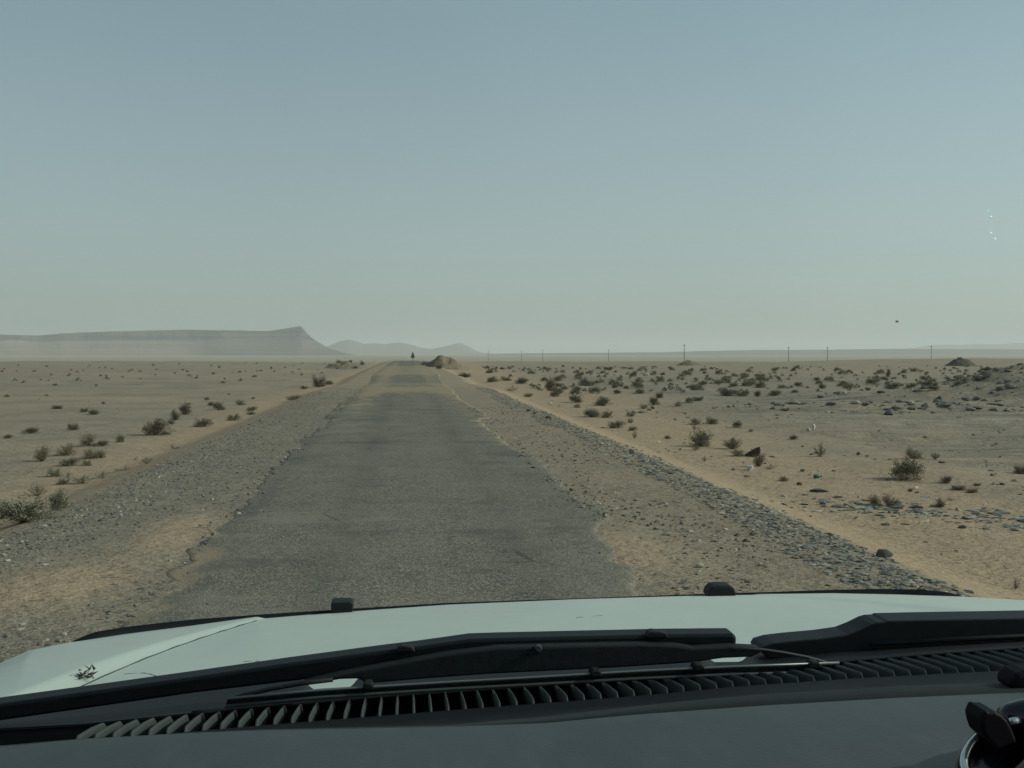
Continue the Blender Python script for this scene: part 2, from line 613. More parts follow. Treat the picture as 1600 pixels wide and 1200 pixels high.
# ------------------------------------------------------------------ loose stones
PHI = (1 + 5 ** .5) / 2
ICO = np.array([(-1, PHI, 0), (1, PHI, 0), (-1, -PHI, 0), (1, -PHI, 0), (0, -1, PHI), (0, 1, PHI), (0, -1, -PHI), (0, 1, -PHI),
                (PHI, 0, -1), (PHI, 0, 1), (-PHI, 0, -1), (-PHI, 0, 1)]) / math.sqrt(1 + PHI ** 2)
ICF = np.array([(0, 11, 5), (0, 5, 1), (0, 1, 7), (0, 7, 10), (0, 10, 11), (1, 5, 9), (5, 11, 4), (11, 10, 2), (10, 7, 6), (7, 1, 8),
                (3, 9, 4), (3, 4, 2), (3, 2, 6), (3, 6, 8), (3, 8, 9), (4, 9, 5), (2, 4, 11), (6, 2, 10), (8, 6, 7), (9, 8, 1)])


def stones(name, xy, size, flat, mat, label, tilt=.35, elong=1.5, pale_share=.12):
    n = len(xy)
    V = np.repeat(ICO[None], n, 0) * (1 + .38 * (rng.random((n, 12, 1)) - .5) * 2)
    sx = size * (1 + (elong - 1) * rng.random(n))
    sy = size * (.7 + .4 * rng.random(n))
    sz = size * flat * (.7 + .6 * rng.random(n))
    V = V * np.stack([sx, sy, sz], -1)[:, None, :] * .5
    a = rng.random(n) * 2 * np.pi
    tx = (rng.random(n) - .5) * 2 * tilt
    ct, st = np.cos(tx)[:, None], np.sin(tx)[:, None]
    x, y, z = V[..., 0], V[..., 1], V[..., 2]
    y, z = y * ct - z * st, y * st + z * ct
    ca, sa = np.cos(a)[:, None], np.sin(a)[:, None]
    x, y = x * ca - y * sa, x * sa + y * ca
    gz_ = H(xy[:, 0], xy[:, 1])
    onr = (xy[:, 0] > road_edge(xy[:, 1], False)) & (xy[:, 0] < road_edge(xy[:, 1], True))
    gz_ = gz_ + np.where(onr, .035, 0)
    V = np.stack([x + xy[:, 0:1], y + xy[:, 1:2], z + (gz_ + sz * .10)[:, None]], -1)
    Fc = (ICF[None] + (np.arange(n) * 12)[:, None, None]).reshape(-1, 3)
    tone = .15 + .5 * rng.random(n)
    tone = np.where(rng.random(n) < pale_share, .75 + .25 * rng.random(n), tone)
    o = mesh_np(name, V.reshape(-1, 3), Fc, mat, attrs=dict(tone=np.repeat(tone, 12)))
    tag(o, label, "gravel", None, "stuff")
    return o


def band_pts(n, x0, x1, y0, y1, jitter=.12, p=1.6, clump=0):
    uu = rng.random(n)
    y = y0 * (y1 / y0) ** (uu ** (1 / p) if p < 1 else uu)
    x = x0 + (x1 - x0) * rng.random(n)
    x = x + jitter * (vn(y * .5, np.full(n, 3.3), int(x0 * 10) + 200) - .5) * 2
    if clump:
        keep = fbm(x * 1.5, y * .8, 300, 3) > clump * (.7 + .6 * rng.random(n))
        x, y = x[keep], y[keep]
    return np.stack([x, y], -1)


a = band_pts(6000, 2.95, 3.62, 5.6, 48, .18)
a = np.concatenate([a, band_pts(1500, 3.15, 3.85, 5.6, 34, .15)])
stones("gravel", a, .014 + .046 * rng.random(len(a)) ** 2.4, .38, M_stone, "bank of grey slaty broken stones edging the right shoulder", .5, 2.0, .16)
a = np.concatenate([band_pts(5200, -3.35, -1.6, 6, 44, .15), band_pts(3600, -3.55, -2.6, 6, 44, .12)])
stones("gravel", a, .008 + .034 * rng.random(len(a)) ** 2.6, .6, M_stone, "grey gravel covering the left shoulder", .6, 1.6, .10)
a = band_pts(3400, 1.6, 2.9, 6, 32, .1, clump=.42)
stones("gravel", a, .010 + .040 * rng.random(len(a)) ** 3, .55, M_peb, "brown pebbles scattered on the sandy right shoulder", .6, 1.6, .15)
a = np.concatenate([band_pts(3000, 4.5, 24, 9, 48, .5, clump=.47), band_pts(500, -20, -4.5, 10, 50, .5, clump=.5)])
stones("gravel", a, .015 + .085 * rng.random(len(a)) ** 3.2, .5, M_peb, "loose dark pebbles strewn over the desert flats", .6, 1.6, .15)
t_ = rng.random(420)
a = np.stack([4.9 + 2.6 * t_ + .35 * rng.standard_normal(420), 12.9 - 2.6 * t_ + .45 * rng.standard_normal(420)], -1)
stones("gravel", a, .03 + .09 * rng.random(len(a)) ** 2, .35, M_stone, "streak of pale flat stones in the sand beyond the right stone bank", .5, 2.0, .35)
a = np.stack([26 + 5.5 * rng.standard_normal(700), 39.5 + 3 * rng.standard_normal(700)], -1)
b_ = np.stack([15.5 + 3.5 * rng.standard_normal(320), 33 + 1.2 * rng.standard_normal(320)], -1)
a = np.concatenate([a, b_])
stones("rubble", a, .06 + .28 * rng.random(len(a)) ** 2.5, .5, M_stone, "dark rubble on the earth bank at the right edge", .5, 1.6, .08)
a = np.stack([rng.uniform(-1.5, 1.5, 260), 6 * (30 / 6) ** rng.random(260)], -1)
stones("gravel", a, .008 + .016 * rng.random(len(a)) ** 2, .6, M_peb, "few loose chippings lying on the worn asphalt", .6, 1.4, .3)


# ------------------------------------------------------------------ single rocks and litter
def rock(name, px, py, wpx, hpx, label, cat, mat, tone, seed, flat=1., rot=0., tiltx=0., group=None):
    p = ground_hit(px, py)
    s = px_size(p)
    W, Hh = wpx * s, hpx * s
    import bmesh
    bm = bmesh.new()
    bmesh.ops.create_icosphere(bm, subdivisions=3, radius=.5)
    r = np.random.default_rng(seed)
    planes = []
    for k in range(16):
        n = r.standard_normal(3)
        planes.append((n / np.linalg.norm(n), .22 + .18 * r.random()))
    for v in bm.verts:
        c = np.array(v.co)
        for n, dd in planes:
            e = np.dot(c, n) - dd
            if e > 0:
                c = c - n * e * .95
        c = c * (1 + .05 * (r.random() - .5))
        v.co = c
    me = bpy.data.meshes.new(name)
    co = np.array([v.co[:] for v in bm.verts])
    mn, mx = co.min(0), co.max(0)
    sc = np.array((W, W * .75, Hh * 1.15)) / (mx - mn)
    for v in bm.verts:
        v.co = (np.array(v.co) - (mn + mx) / 2) * sc
    bm.to_mesh(me)
    bm.free()
    a = me.attributes.new("tone", 'FLOAT', 'POINT')
    a.data.foreach_set("value", [tone] * len(me.vertices))
    me.materials.append(mat)
    o = bpy.data.objects.new(name, me)
    C.objects.link(o)
    o.location = (p[0], p[1] + W * .3, float(H(p[0], p[1] + W * .3)) + Hh * .40)
    o.rotation_euler = (tiltx, 0, rot)
    tag(o, label, cat, group)
    return o


M_red = stone_material("reddish_stone", (.10, .055, .04), (.17, .085, .06), (.25, .13, .09))
M_pale = stone_material("pale_stone", (.30, .28, .25), (.48, .45, .40), (.62, .58, .52))
rock("rock", 1385, 873, 31, 15, "large dark rock on top of the grey stone bank near the hood", "rock", M_stone, .12, 1, rot=.4)
rock("rock", 1094, 888, 15, 8, "pale rounded rock lying alone on the right shoulder near the hood bracket", "rock", M_peb, .8, 2)
rock("rock", 988, 710, 9, 9, "small dark rock on the stone bank edge left of the largest green shrub", "rock", M_stone, .08, 3)
rock("rock", 1174, 736, 13, 9, "pale half-buried rock below the leaning dark slab", "rock", M_pale, .6, 4)
rock("rock", 826, 643, 6, 4, "reddish rock in the sand strip, first and farthest of three", "rock", M_red, .3, 5)
rock("rock", 836, 647, 6, 4, "reddish rock in the sand strip, middle one of three", "rock", M_red, .5, 6)
rock("rock", 857, 654, 10, 5, "reddish rock in the sand strip, nearest and widest of three", "rock", M_red, .2, 7)
rock("rock", 70, 886, 11, 5, "pale flat rock in the grey gravel of the left shoulder", "rock", M_pale, .3, 8)
rock("rock", 10, 878, 10, 4, "pale flat rock at the left picture edge in the gravel", "rock", M_pale, .2, 9)
rock("rock", 1255, 737, 8, 4, "small dark rock up beside the green bottle", "rock", M_stone, .1, 10)
rock("rock", 1391, 649, 15, 10, "dark rock with a pale face on the low rubble ridge", "rock", M_stone, .3, 11)
rock("rock", 1272, 671, 6, 9, "white upright rock in the crusty flats to the right", "rock", M_pale, .7, 12)
rock("rock", 1264, 674, 7, 7, "white lower rock leaning beside the upright one", "rock", M_pale, .45, 13)
rock("rock", 860, 632, 7, 3, "small pale rock in the sand below the tall brown shrub", "rock", M_pale, .5, 14)
rock("rock", 1352, 866, 12, 5, "grey flat rock just left of the large dark one on the stone bank", "rock", M_stone, .7, 15)
rock("rock", 1250, 758, 9, 5, "brown rock lying below the small tuft and the bottle", "rock", M_red, .1, 16)
rock("rock", 1282, 769, 30, 5, "long flat slate rock lying in sand below the green bottle", "rock", M_stone, .1, 17, rot=-.1)
rock("rock", 1010, 587, 10, 5, "small pale rock standing out at the far side of the scrub", "rock", M_pale, .2, 18)


def leaning_slab():
    p = ground_hit(1176, 714)
    s = px_size(p)
    M = plain("rusty_dark_slab", (.055, .035, .03), .8, .2, nscale=9, namt=.5, bscale=20, bdist=.01)
    # outline in metres (width, height): low at the left, high at the right
    P = [(-13, -1), (-12, 4), (-4, 9), (6, 14.5), (11.5, 16), (12.5, 10), (11, 3), (3, -1), (-4, -2)]
    n = len(P)
    V = [(a * s, 0 + b * s * .35, b * s) for a, b in P] + [(a * s * .96, .07 + b * s * .35, b * s - .01) for a, b in P]
    Fc = [tuple(range(n))[::-1], tuple(range(n, 2 * n))] + [(i, (i + 1) % n, n + (i + 1) % n, n + i) for i in range(n)]
    o = mesh_np("slab", V, Fc, M)
    o.location = (p[0], p[1], p[2])
    o.rotation_euler = (0, 0, -.25)
    bv = o.modifiers.new("b", 'BEVEL')
    bv.width = .01
    tag(o, "dark brown slab tipped up on edge between two shrubs", "slab")


leaning_slab()


def bottle():
    p = ground_hit(1278, 747)
    s = px_size(p)
    M = plain("green_bottle_glass", (.02, .10, .075), .15, .6)
    prof = [(0, 0), (.9, 0), (1, .15), (1, 1.9), (.85, 2.3), (.38, 2.9), (.34, 3.6), (.42, 3.62), (.42, 3.85), (0, 3.85)]
    k = 14
    L = 13 * s / 3.85
    V, Fc = [], []
    for r, h in prof:
        for i in range(k):
            a = 2 * math.pi * i / k
            V.append((h * L - 1.9 * L, r * L * math.cos(a), r * L * math.sin(a) + L))
    for j in range(len(prof) - 1):
        for i in range(k):
            Fc.append((j * k + i, j * k + (i + 1) % k, (j + 1) * k + (i + 1) % k, (j + 1) * k + i))
    o = mesh_np("bottle", V, Fc, M, smooth=True)
    o.location = (p[0], p[1], p[2] - .005)
    o.rotation_euler = (0, 0, .2)
    tag(o, "small green bottle lying in the sand on the right", "bottle")


bottle()


# ------------------------------------------------------------------ shrubs
def shrub_proto(kind, seed, ntips, leaves, spread, upright, leaf_len, leaf_w, hollow=.35, stem_r=.006):
    """unit shrub: about 1 wide, 1 high, base at the origin"""
    r = np.random.default_rng(seed)
    nb = max(4, ntips // 6)
    bd = []
    for k in range(nb):
        a = 2 * np.pi * k / nb + r.uniform(-.4, .4)
        el = r.uniform(.12, 1.45) if upright < .5 else r.uniform(.6, 1.5)
        bd.append((a, el, r.uniform(.72, 1.08)))
    tips = []
    for k in range(ntips):
        a, el, L = bd[r.integers(nb)]
        a += r.normal(0, .38)
        el = np.clip(el + r.normal(0, .28), .05, 1.55)
        rr = L * r.uniform(.62, 1.0)
        tips.append((.62 * spread * rr * math.cos(el) ** .6 * math.cos(a), .62 * spread * rr * math.cos(el) ** .6 * math.sin(a), .97 * rr * math.sin(el) + .02))
    tips = np.array(tips)
    # leaves
    n = ntips * leaves
    base = np.repeat(tips, leaves, 0)
    frac = r.uniform(hollow, 1.0, (n, 1)) ** .7
    c = base * frac + r.normal(0, 1, (n, 3)) * np.array((.045, .045, .05))
    c[:, 2] = np.abs(c[:, 2]) + .01
    dirv = base / (np.linalg.norm(base, axis=1, keepdims=True) + 1e-6) + r.normal(0, .55, (n, 3))
    dirv /= np.linalg.norm(dirv, axis=1, keepdims=True)
    sd_ = np.cross(dirv, r.normal(0, 1, (n, 3)))
    sd_ /= np.linalg.norm(sd_, axis=1, keepdims=True)
    ll = leaf_len * r.uniform(.6, 1.3, (n, 1))
    lw = leaf_w * r.uniform(.6, 1.3, (n, 1))
    V = np.stack([c - dirv * ll * .5, c + sd_ * lw * .5, c + dirv * ll * .5, c - sd_ * lw * .5], 1).reshape(-1, 3)
    Fc = np.arange(n * 4).reshape(-1, 4)
    tone = np.clip(np.repeat(r.uniform(0, 1, ntips), leaves) * .6 + r.uniform(0, .4, n), 0, 1)
    fol = mesh_np("foliage", V, Fc, M_leaf[kind], attrs=dict(tone=np.repeat(tone, 4)), link=False)
    # stems
    SV, SF = [], []
    for t in tips[::2]:
        mid = t * .5 + np.array((0, 0, -.06)) + r.normal(0, .03, 3)
        mid[2] = max(mid[2], .02)
        pts = [np.array((t[0] * .04, t[1] * .04, -.04)), mid, t]
        b0 = len(SV)
        for q, P in enumerate(pts):
            rad = stem_r * (1.6, 1.0, .35)[q]
            for i in range(3):
                an = 2 * math.pi * i / 3
                SV.append(P + np.array((math.cos(an) * rad, math.sin(an) * rad, 0)))
        for q in range(2):
            for i in range(3):
                SF.append((b0 + q * 3 + i, b0 + q * 3 + (i + 1) % 3, b0 + q * 3 + 3 + (i + 1) % 3, b0 + q * 3 + 3 + i))
    stm = mesh_np("stem", np.array(SV), np.array(SF), M_stem, link=False)
    # one-mesh version for far away
    return fol.data, stm.data


PROTO = {
    'cushion': [shrub_proto(0, 11 + k, 90, 34, 1.0, 0, .070, .024) for k in range(4)],
    'loose': [shrub_proto(1, 31 + k, 90, 26, 1.0, .3, .10, .013, .2, .006) for k in range(3)],
    'dead': [shrub_proto(2, 51 + k, 90, 32, 1.0, 0, .09, .015, .25, .006) for k in range(3)],
    'olive': [shrub_proto(3, 71 + k, 80, 28, 1.0, .1, .075, .020, .3, .006) for k in range(3)],
    'sparse': [shrub_proto(3, 91 + k, 44, 18, 1.1, .1, .09, .018, .3, .007) for k in range(2)],
    'twig': [shrub_proto(2, 111 + k, 44, 16, 1.0, .7, .12, .012, .2, .009) for k in range(2)],
}


def shrub(kind, px, py, wpx, hpx, label, group, parts=True, name="shrub"):
    p = ground_hit(px, py - 1)
    s = px_size(p)
    W, Hh = wpx * s, hpx * s
    q = np.array((p[0], p[1] + W * .16, 0))
    q[2] = float(H(q[0], q[1]))
    f, st = random.choice(PROTO[kind])
    rz_ = random.uniform(0, 6.28)
    if parts:
        root = empty(name, q, (0, 0, rz_))
        root.scale = (W * 1.12, W * 1.05, Hh * 1.18)
        for nm, me in (("foliage", f), ("stem", st)):
            o = bpy.data.objects.new(nm, me)
            C.objects.link(o)
            o.parent = root
    else:
        root = bpy.data.objects.new(name, f)
        C.objects.link(root)
        root.location = q
        root.rotation_euler = (0, 0, rz_)
        root.scale = (W * 1.15, W * 1.1, Hh * 1.2)
    tag(root, label, "shrub", group)
    return root


GL = "shrubs on the flats left of the road"
GR = "shrubs on the sand right of the road"
near = [
    # left of the road
    ('cushion', 30, 820, 92, 40, "big dark green shrub mass cut off by the left picture edge", GL),
    ('cushion', 4, 812, 30, 30, "dark shrub at the very left edge behind the big green mass", GL),
    ('cushion', 91, 797, 34, 34, "upright dark green shrub right beside the big mass at the left edge", GL),
    ('sparse', 56, 776, 36, 19, "thin open shrub just behind the big mass at the left edge", GL),
    ('sparse', 128, 757, 42, 14, "long low shrub lying along the sand strip on the left", GL),
    ('sparse', 160, 748, 22, 12, "small low tuft at the right end of the long low shrub", GL),
    ('olive', 98, 758, 24, 11, "small olive tuft at the left end of the long low shrub", GL),
    ('sparse', 106, 748, 14, 11, "spiky little tuft above the long low shrub", GL),
    ('olive', 83, 746, 27, 15, "olive shrub with a thin shadow, above the spiky tuft", GL),
    ('loose', 64, 722, 32, 26, "round twiggy shrub, farthest left of the cluster of six", GL),
    ('loose', 103, 713, 32, 19, "tan round shrub at the top of the cluster of six", GL),
    ('cushion', 109, 729, 28, 14, "dark low shrub in the middle of the cluster of six", GL),
    ('olive', 135, 729, 17, 12, "smallest shrub of the cluster of six, at its lower right", GL),
    ('olive', 140, 718, 30, 16, "olive shrub at the right of the cluster of six", GL),
    ('loose', 157, 717, 20, 14, "pale tan shrub at the right end of the cluster of six", GL),
    ('olive', 138, 698, 30, 20, "grey round shrub standing left of a low dark one", GL),
    ('cushion', 160, 698, 22, 10, "low dark shrub touching the grey round one", GL),
    ('cushion', 187, 692, 16, 12, "small dark green shrub left of the big brown one", GL),
    ('dead', 241, 681, 50, 25, "biggest reddish brown domed shrub on the left flats", GL),
    ('cushion', 267, 664, 13, 8, "small green shrub just right of the big brown dome", GL),
    ('dead', 273, 658, 16, 17, "reddish loose shrub above the big brown dome", GL),
    ('dead', 288, 649, 21, 20, "taller reddish loose shrub farther back behind the brown dome", GL),
    ('cushion', 318, 668, 31, 14, "green wind-swept shrub right of the brown dome", GL),
    ('sparse', 273, 703, 15, 11, "small thin tuft near the gravel edge on the left", GL),
    ('olive', 364, 658, 25, 12, "long olive shrub leaning along the left sand strip", GL),
    ('cushion', 341, 642, 23, 14, "grey green shrub behind the long olive one", GL),
    ('dead', 329, 635, 13, 7, "small brown shrub touching the grey green one", GL),
    ('olive', 375, 634, 20, 9, "flat two-layered olive shrub farther along the left strip", GL),
    ('cushion', 394, 643, 15, 8, "dark small shrub beside the left sand strip", GL),
    ('olive', 392, 649, 17, 6, "flat olive shrub right at the left sand strip", GL),
    ('dead', 114, 673, 19, 13, "dark brown round shrub alone on the left flats", GL),
    ('cushion', 48, 678, 27, 10, "low wide dark shrub near the left picture edge", GL),
    ('dead', 12, 686, 16, 7, "low brown shrub almost at the left picture edge", GL),
    ('dead', 131, 645, 13, 8, "small brown shrub, left one of a pair farther back", GL),
    ('cushion', 146, 649, 19, 9, "wider dark shrub, right one of a pair farther back", GL),
    ('dead', 88, 640, 20, 7, "flat scraggly brown shrub far back on the left", GL),
    ('sparse', 228, 726, 27, 11, "thin trailing shrub along the sand near the left gravel", GL),
    ('sparse', 190, 737, 24, 9, "thin low shrub between the long low one and the trailing one", GL),
    ('dead', 498, 606, 22, 22, "tall reddish loose shrub close to the road on the left", GL),
    ('cushion', 513, 602, 16, 7, "dark low shrub between the tall reddish one and the road", GL),
    ('cushion', 474, 609, 12, 6, "dark small shrub left of the tall reddish one", GL),
    ('olive', 459, 626, 29, 9, "long low green shrub at the road edge on the left", GL),
    # right of the road
    ('dead', 861, 612, 18, 23, "tall brown shrub standing in the scrub near the road", GR),
    ('cushion', 867, 621, 18, 10, "green shrub at the foot of the tall brown one", GR),
    ('cushion', 900, 630, 25, 13, "dark green wind-swept shrub right of the tall brown one", GR),
    ('cushion', 942, 635, 27, 15, "dense green domed shrub farther back in the scrub", GR),
    ('cushion', 925, 653, 31, 14, "dark green domed shrub, left one of the touching pair", GR),
    ('olive', 949, 654, 21, 13, "olive shrub, right one of the touching pair", GR),
    ('cushion', 965, 670, 25, 13, "green domed shrub just below the touching pair", GR),
    ('olive', 985, 652, 17, 8, "low olive shrub right of the touching pair", GR),
    ('olive', 985, 662, 11, 8, "small olive shrub between the low one and the green dome", GR),
    ('olive', 989, 674, 17, 8, "grey low shrub right of the green dome below the pair", GR),
    ('twig', 992, 686, 10, 12, "small dark upright twiggy plant near the stone bank", GR),
    ('sparse', 801, 612, 17, 11, "small spiky shrub nearest the road on the right", GR),
    ('cushion', 1022, 634, 17, 14, "green shrub below a reddish one in the scrub", GR),
    ('dead', 1031, 623, 14, 11, "reddish shrub above a green one in the scrub", GR),
    ('olive', 1060, 636, 13, 9, "small tan green shrub at the near edge of the scrub", GR),
    ('cushion', 1077, 630, 15, 9, "dark shrub left of a flat reddish one at the scrub edge", GR),
    ('dead', 1092, 628, 18, 8, "flat reddish shrub at the near scrub edge", GR),
    ('cushion', 1096, 699, 38, 26, "largest dark green spreading shrub beside the stone bank", GR),
    ('sparse', 1088, 705, 22, 9, "low sprawling tuft in front of the largest green shrub", GR),
    ('olive', 1087, 665, 21, 11, "olive shrub above the largest green one", GR),
    ('sparse', 1085, 673, 10, 9, "tiny tuft between the olive shrub and the largest green one", GR),
    ('cushion', 1112, 664, 20, 12, "dark green shrub right of the olive one", GR),
    ('cushion', 1152, 669, 17, 11, "dark green shrub alone with a streak of shadow to its left", GR),
    ('cushion', 1043, 687, 11, 6, "little dark shrub left of the largest green one", GR),
    ('loose', 1147, 703, 35, 19, "tan rounded shrub left of the leaning dark slab", GR),
    ('olive', 1154, 714, 28, 12, "low olive shrub in front of the tan one by the slab", GR),
    ('loose', 1187, 730, 25, 22, "yellowish rounded shrub just below the leaning dark slab", GR),
    ('sparse', 1206, 734, 15, 10, "small thin shrub at the right of the yellowish one", GR),
    ('twig', 1101, 722, 10, 8, "bare twig plant in clean sand near the stone bank", GR),
    ('twig', 1283, 715, 24, 21, "brown twiggy shrub on one stem with a thin shadow", GR),
    ('dead', 1241, 688, 15, 8, "low brown shrub below the white upright rock", GR),
    ('olive', 1226, 753, 18, 9, "low grey tuft left of the green bottle", GR),
    ('cushion', 1419, 751, 54, 35, "big round dark shrub with a long black shadow", GR),
    ('loose', 1428, 718, 30, 17, "loose tan shrub right behind the big round dark one", GR),
    ('twig', 1463, 719, 18, 13, "small leaning shrub behind the big round one, to its right", GR),
    ('loose', 1368, 791, 26, 18, "pale tan shrub, left half of a wide low pair", GR),
    ('loose', 1391, 792, 28, 18, "pale tan shrub, right half of a wide low pair", GR),
    ('loose', 1470, 794, 18, 15, "small tan shrub right of the wide low pair", GR),
    ('dead', 1482, 756, 24, 11, "brown domed shrub right of the big round dark one", GR),
    ('dead', 1500, 767, 24, 9, "flat dead brown shrub below the brown dome", GR),
    ('dead', 1520, 771, 18, 8, "dead brown tuft at the end of the flat dead one", GR),
    ('dead', 1528, 760, 12, 5, "tiny dark tuft above the flat dead brown shrub", GR),
    ('sparse', 1487, 783, 12, 7, "tiny grey green tuft between the tan and dead shrubs", GR),
    ('dead', 1597, 742, 24, 18, "brown shrub cut off by the right picture edge", GR),
    ('dead', 1423, 769, 11, 5, "tiny dead tuft just below the big round dark shrub", GR),
    ('twig', 1588, 922, 12, 16, "single green weed in the sand near the hood at right edge", GR),
    ('dead', 1342, 712, 8, 5, "tiny dark tuft between the twiggy shrub and the big round one", GR),
    ('olive', 1174, 676, 9, 5, "small low tuft beside the lone dark green shrub", GR),
]
for e in near:
    shrub(*e)

GB = "shrubs of the dense scrub belt"
mid = [('cushion', 727, 591, 23, 8), ('cushion', 770, 598, 21, 10), ('olive', 790, 596, 20, 8), ('cushion', 766, 584, 14, 6),
       ('cushion', 816, 601, 21, 11), ('olive', 827, 621, 18, 6), ('cushion', 881, 609, 9, 5), ('cushion', 901, 612, 17, 8),
       ('cushion', 915, 604, 23, 13), ('olive', 902, 638, 14, 7), ('olive', 1007, 640, 15, 7), ('cushion', 1020, 640, 8, 5),
       ('cushion', 1135, 620, 20, 14), ('cushion', 1165, 619, 17, 9), ('dead', 1184, 621, 14, 11), ('cushion', 1213, 619, 22, 9),
       ('cushion', 1084, 611, 16, 11), ('cushion', 965, 616, 14, 7), ('cushion', 1000, 616, 18, 9), ('cushion', 1190, 607, 18, 11),
       ('olive', 1327, 608, 24, 10), ('cushion', 1398, 609, 24, 12), ('cushion', 1248, 605, 16, 8), ('cushion', 1285, 608, 12, 9),
       ('cushion', 1356, 611, 9, 6), ('cushion', 1447, 603, 16, 6), ('cushion', 1498, 603, 14, 5), ('dead', 1389, 590, 9, 12)]
for k, px, py, w_, h_ in mid:
    shrub(k, px, py, w_, h_, "low grey green shrub among many in the dense scrub belt", GB, True)
belt = []
tries = 0
while len(belt) < 125 and tries < 6000:
    tries += 1
    px = random.uniform(740, 1600)
    py = 577 + 44 * random.random() ** 1.25
    if py > 612 and px > 1250:
        continue
    if px > 1480 and py > 583 + max(0, 1580 - px) * .3:
        continue
    if px < 640 + (py - 551) * 3.0 + 30:
        continue
    if py > 606 and random.random() < .5:
        continue
    if vn(px * .035, py * .14, 5) < .36 - .0:
        continue
    if any(abs(px - a) < 6 and abs(py - b) < 2.2 for a, b in belt):
        continue
    belt.append((px, py))
for px, py in belt:
    s = .55 + (py - 575) / 45
    w_ = random.uniform(9, 17) * s
    k = random.choices(['cushion', 'olive', 'dead'], (.66, .22, .12))[0]
    shrub(k, px, py, w_, w_ * random.uniform(.42, .6), "low grey green shrub among many in the dense scrub belt", GB, False)

# past the first three hundred: one object for the hundreds of specks of scrub between and behind them
def far_scrub():
    V, Fc, tn = [], [], []
    r = np.random.default_rng(77)
    n = 0
    while n < 330:
        px = r.uniform(735, 1600)
        py = 573 + 40 * r.random() ** 1.3
        if r.random() < .12:
            px, py = r.uniform(0, 560), r.uniform(568, 600)
            if px > 620 - (py - 551) * 3.2:
                continue
        elif (px > 1480 and py > 583 + max(0, 1580 - px) * .3) or px < 660 + (py - 551) * 3.0 or vn(px * .02, py * .08, 15) < .3:
            continue
        n += 1
        p = ground_hit(px, py)
        q = px_size(p)
        W = r.uniform(4, 10) * q * (.6 + (py - 570) / 50)
        h = W * r.uniform(.4, .6)
        m = 34
        a = r.uniform(0, 6.28, m)
        el = r.uniform(.05, 1.5, m)
        rr = r.uniform(.5, 1, m)
        c = np.stack([rr * np.cos(el) * np.cos(a) * W * .5, rr * np.cos(el) * np.sin(a) * W * .5, rr * np.sin(el) * h], -1) + p
        d1 = r.normal(0, 1, (m, 3)) * W * .09
        d2 = r.normal(0, 1, (m, 3)) * W * .07
        V.append(np.stack([c - d1, c + d2, c + d1, c - d2], 1).reshape(-1, 3))
        tn.append(np.repeat(r.uniform(0, 1, m), 4))
    V = np.concatenate(V)
    o = mesh_np("scrub", V, np.arange(len(V)).reshape(-1, 4), M_leaf[0], attrs=dict(tone=np.concatenate(tn)))
    tag(o, "countless tiny grey green tufts filling the scrub belt", "scrub", None, "stuff")


far_scrub()
GF = "tiny shrubs scattered on the far left flats"
for k in range(34):
    px = random.uniform(0, 520)
    py = random.choice((random.uniform(578, 600), random.uniform(570, 640)))
    if px > 640 - (py - 551) * 3.2:
        continue
    w_ = random.uniform(4, 8) * (.7 + (py - 575) / 90)
    shrub(random.choice(('cushion', 'dead')), px, py, w_, w_ * .5, "tiny dark shrub dotted on the far flats left of the road", GF, False)


# ------------------------------------------------------------------ heaps of earth
M_mound = ground_material()
M_mound.name = "heaped_earth"
def mound_mat(name, a, b):
    t = NT(name)
    c = t.mix(t.ramp(t.noise(1.6, 6, .7), [(.35, 0.), (.65, 1.)]), a, b)
    return t.done(c, .95, t.bump(t.noise(5, 6, .7), .8, .10), .1)


M_md1 = mound_mat("brown_heaped_earth", (.15, .118, .088), (.25, .185, .13))
M_md2 = mound_mat("dark_heaped_earth", (.09, .074, .06), (.15, .12, .092))


def mound(px, py, wpx, hpx, label, mat, seed, asym=0.):
    p = ground_hit(px, py)
    s = px_size(p)
    W, Hh = wpx * s, hpx * s
    n = 70
    g = np.linspace(-1, 1, n)
    x, y = np.meshgrid(g, g)
    r = np.sqrt((x - asym * .3) ** 2 + y ** 2)
    z = np.clip(1 - r * (1.0 + .25 * (fbm(x * 2 + seed, y * 2, seed, 3) - .5)), 0, 1) ** 1.15
    z = np.tanh(z * 1.5) / .905 * (.55 + .9 * fbm(x * 2.6 + seed, y * 2.6, seed + 5, 5))
    V = np.stack([x * W * .55, y * W * .55, z * Hh * 1.15], -1)
    wx, wy = V[..., 0] + p[0], V[..., 1] + p[1] + W * .4
    z0 = H(wx, wy)
    c0 = float(H(p[0], p[1] + W * .4))
    V[..., 2] += z0 - c0 - .12 * (1 - sstep(0, .08, z))
    o = mesh_np("earth_mound", V.reshape(-1, 3), grid_faces(n, n), mat, smooth=True)
    o.location = (p[0], p[1] + W * .4, c0)
    tag(o, label, "mound", "earth mounds beyond the scrub")
    return o


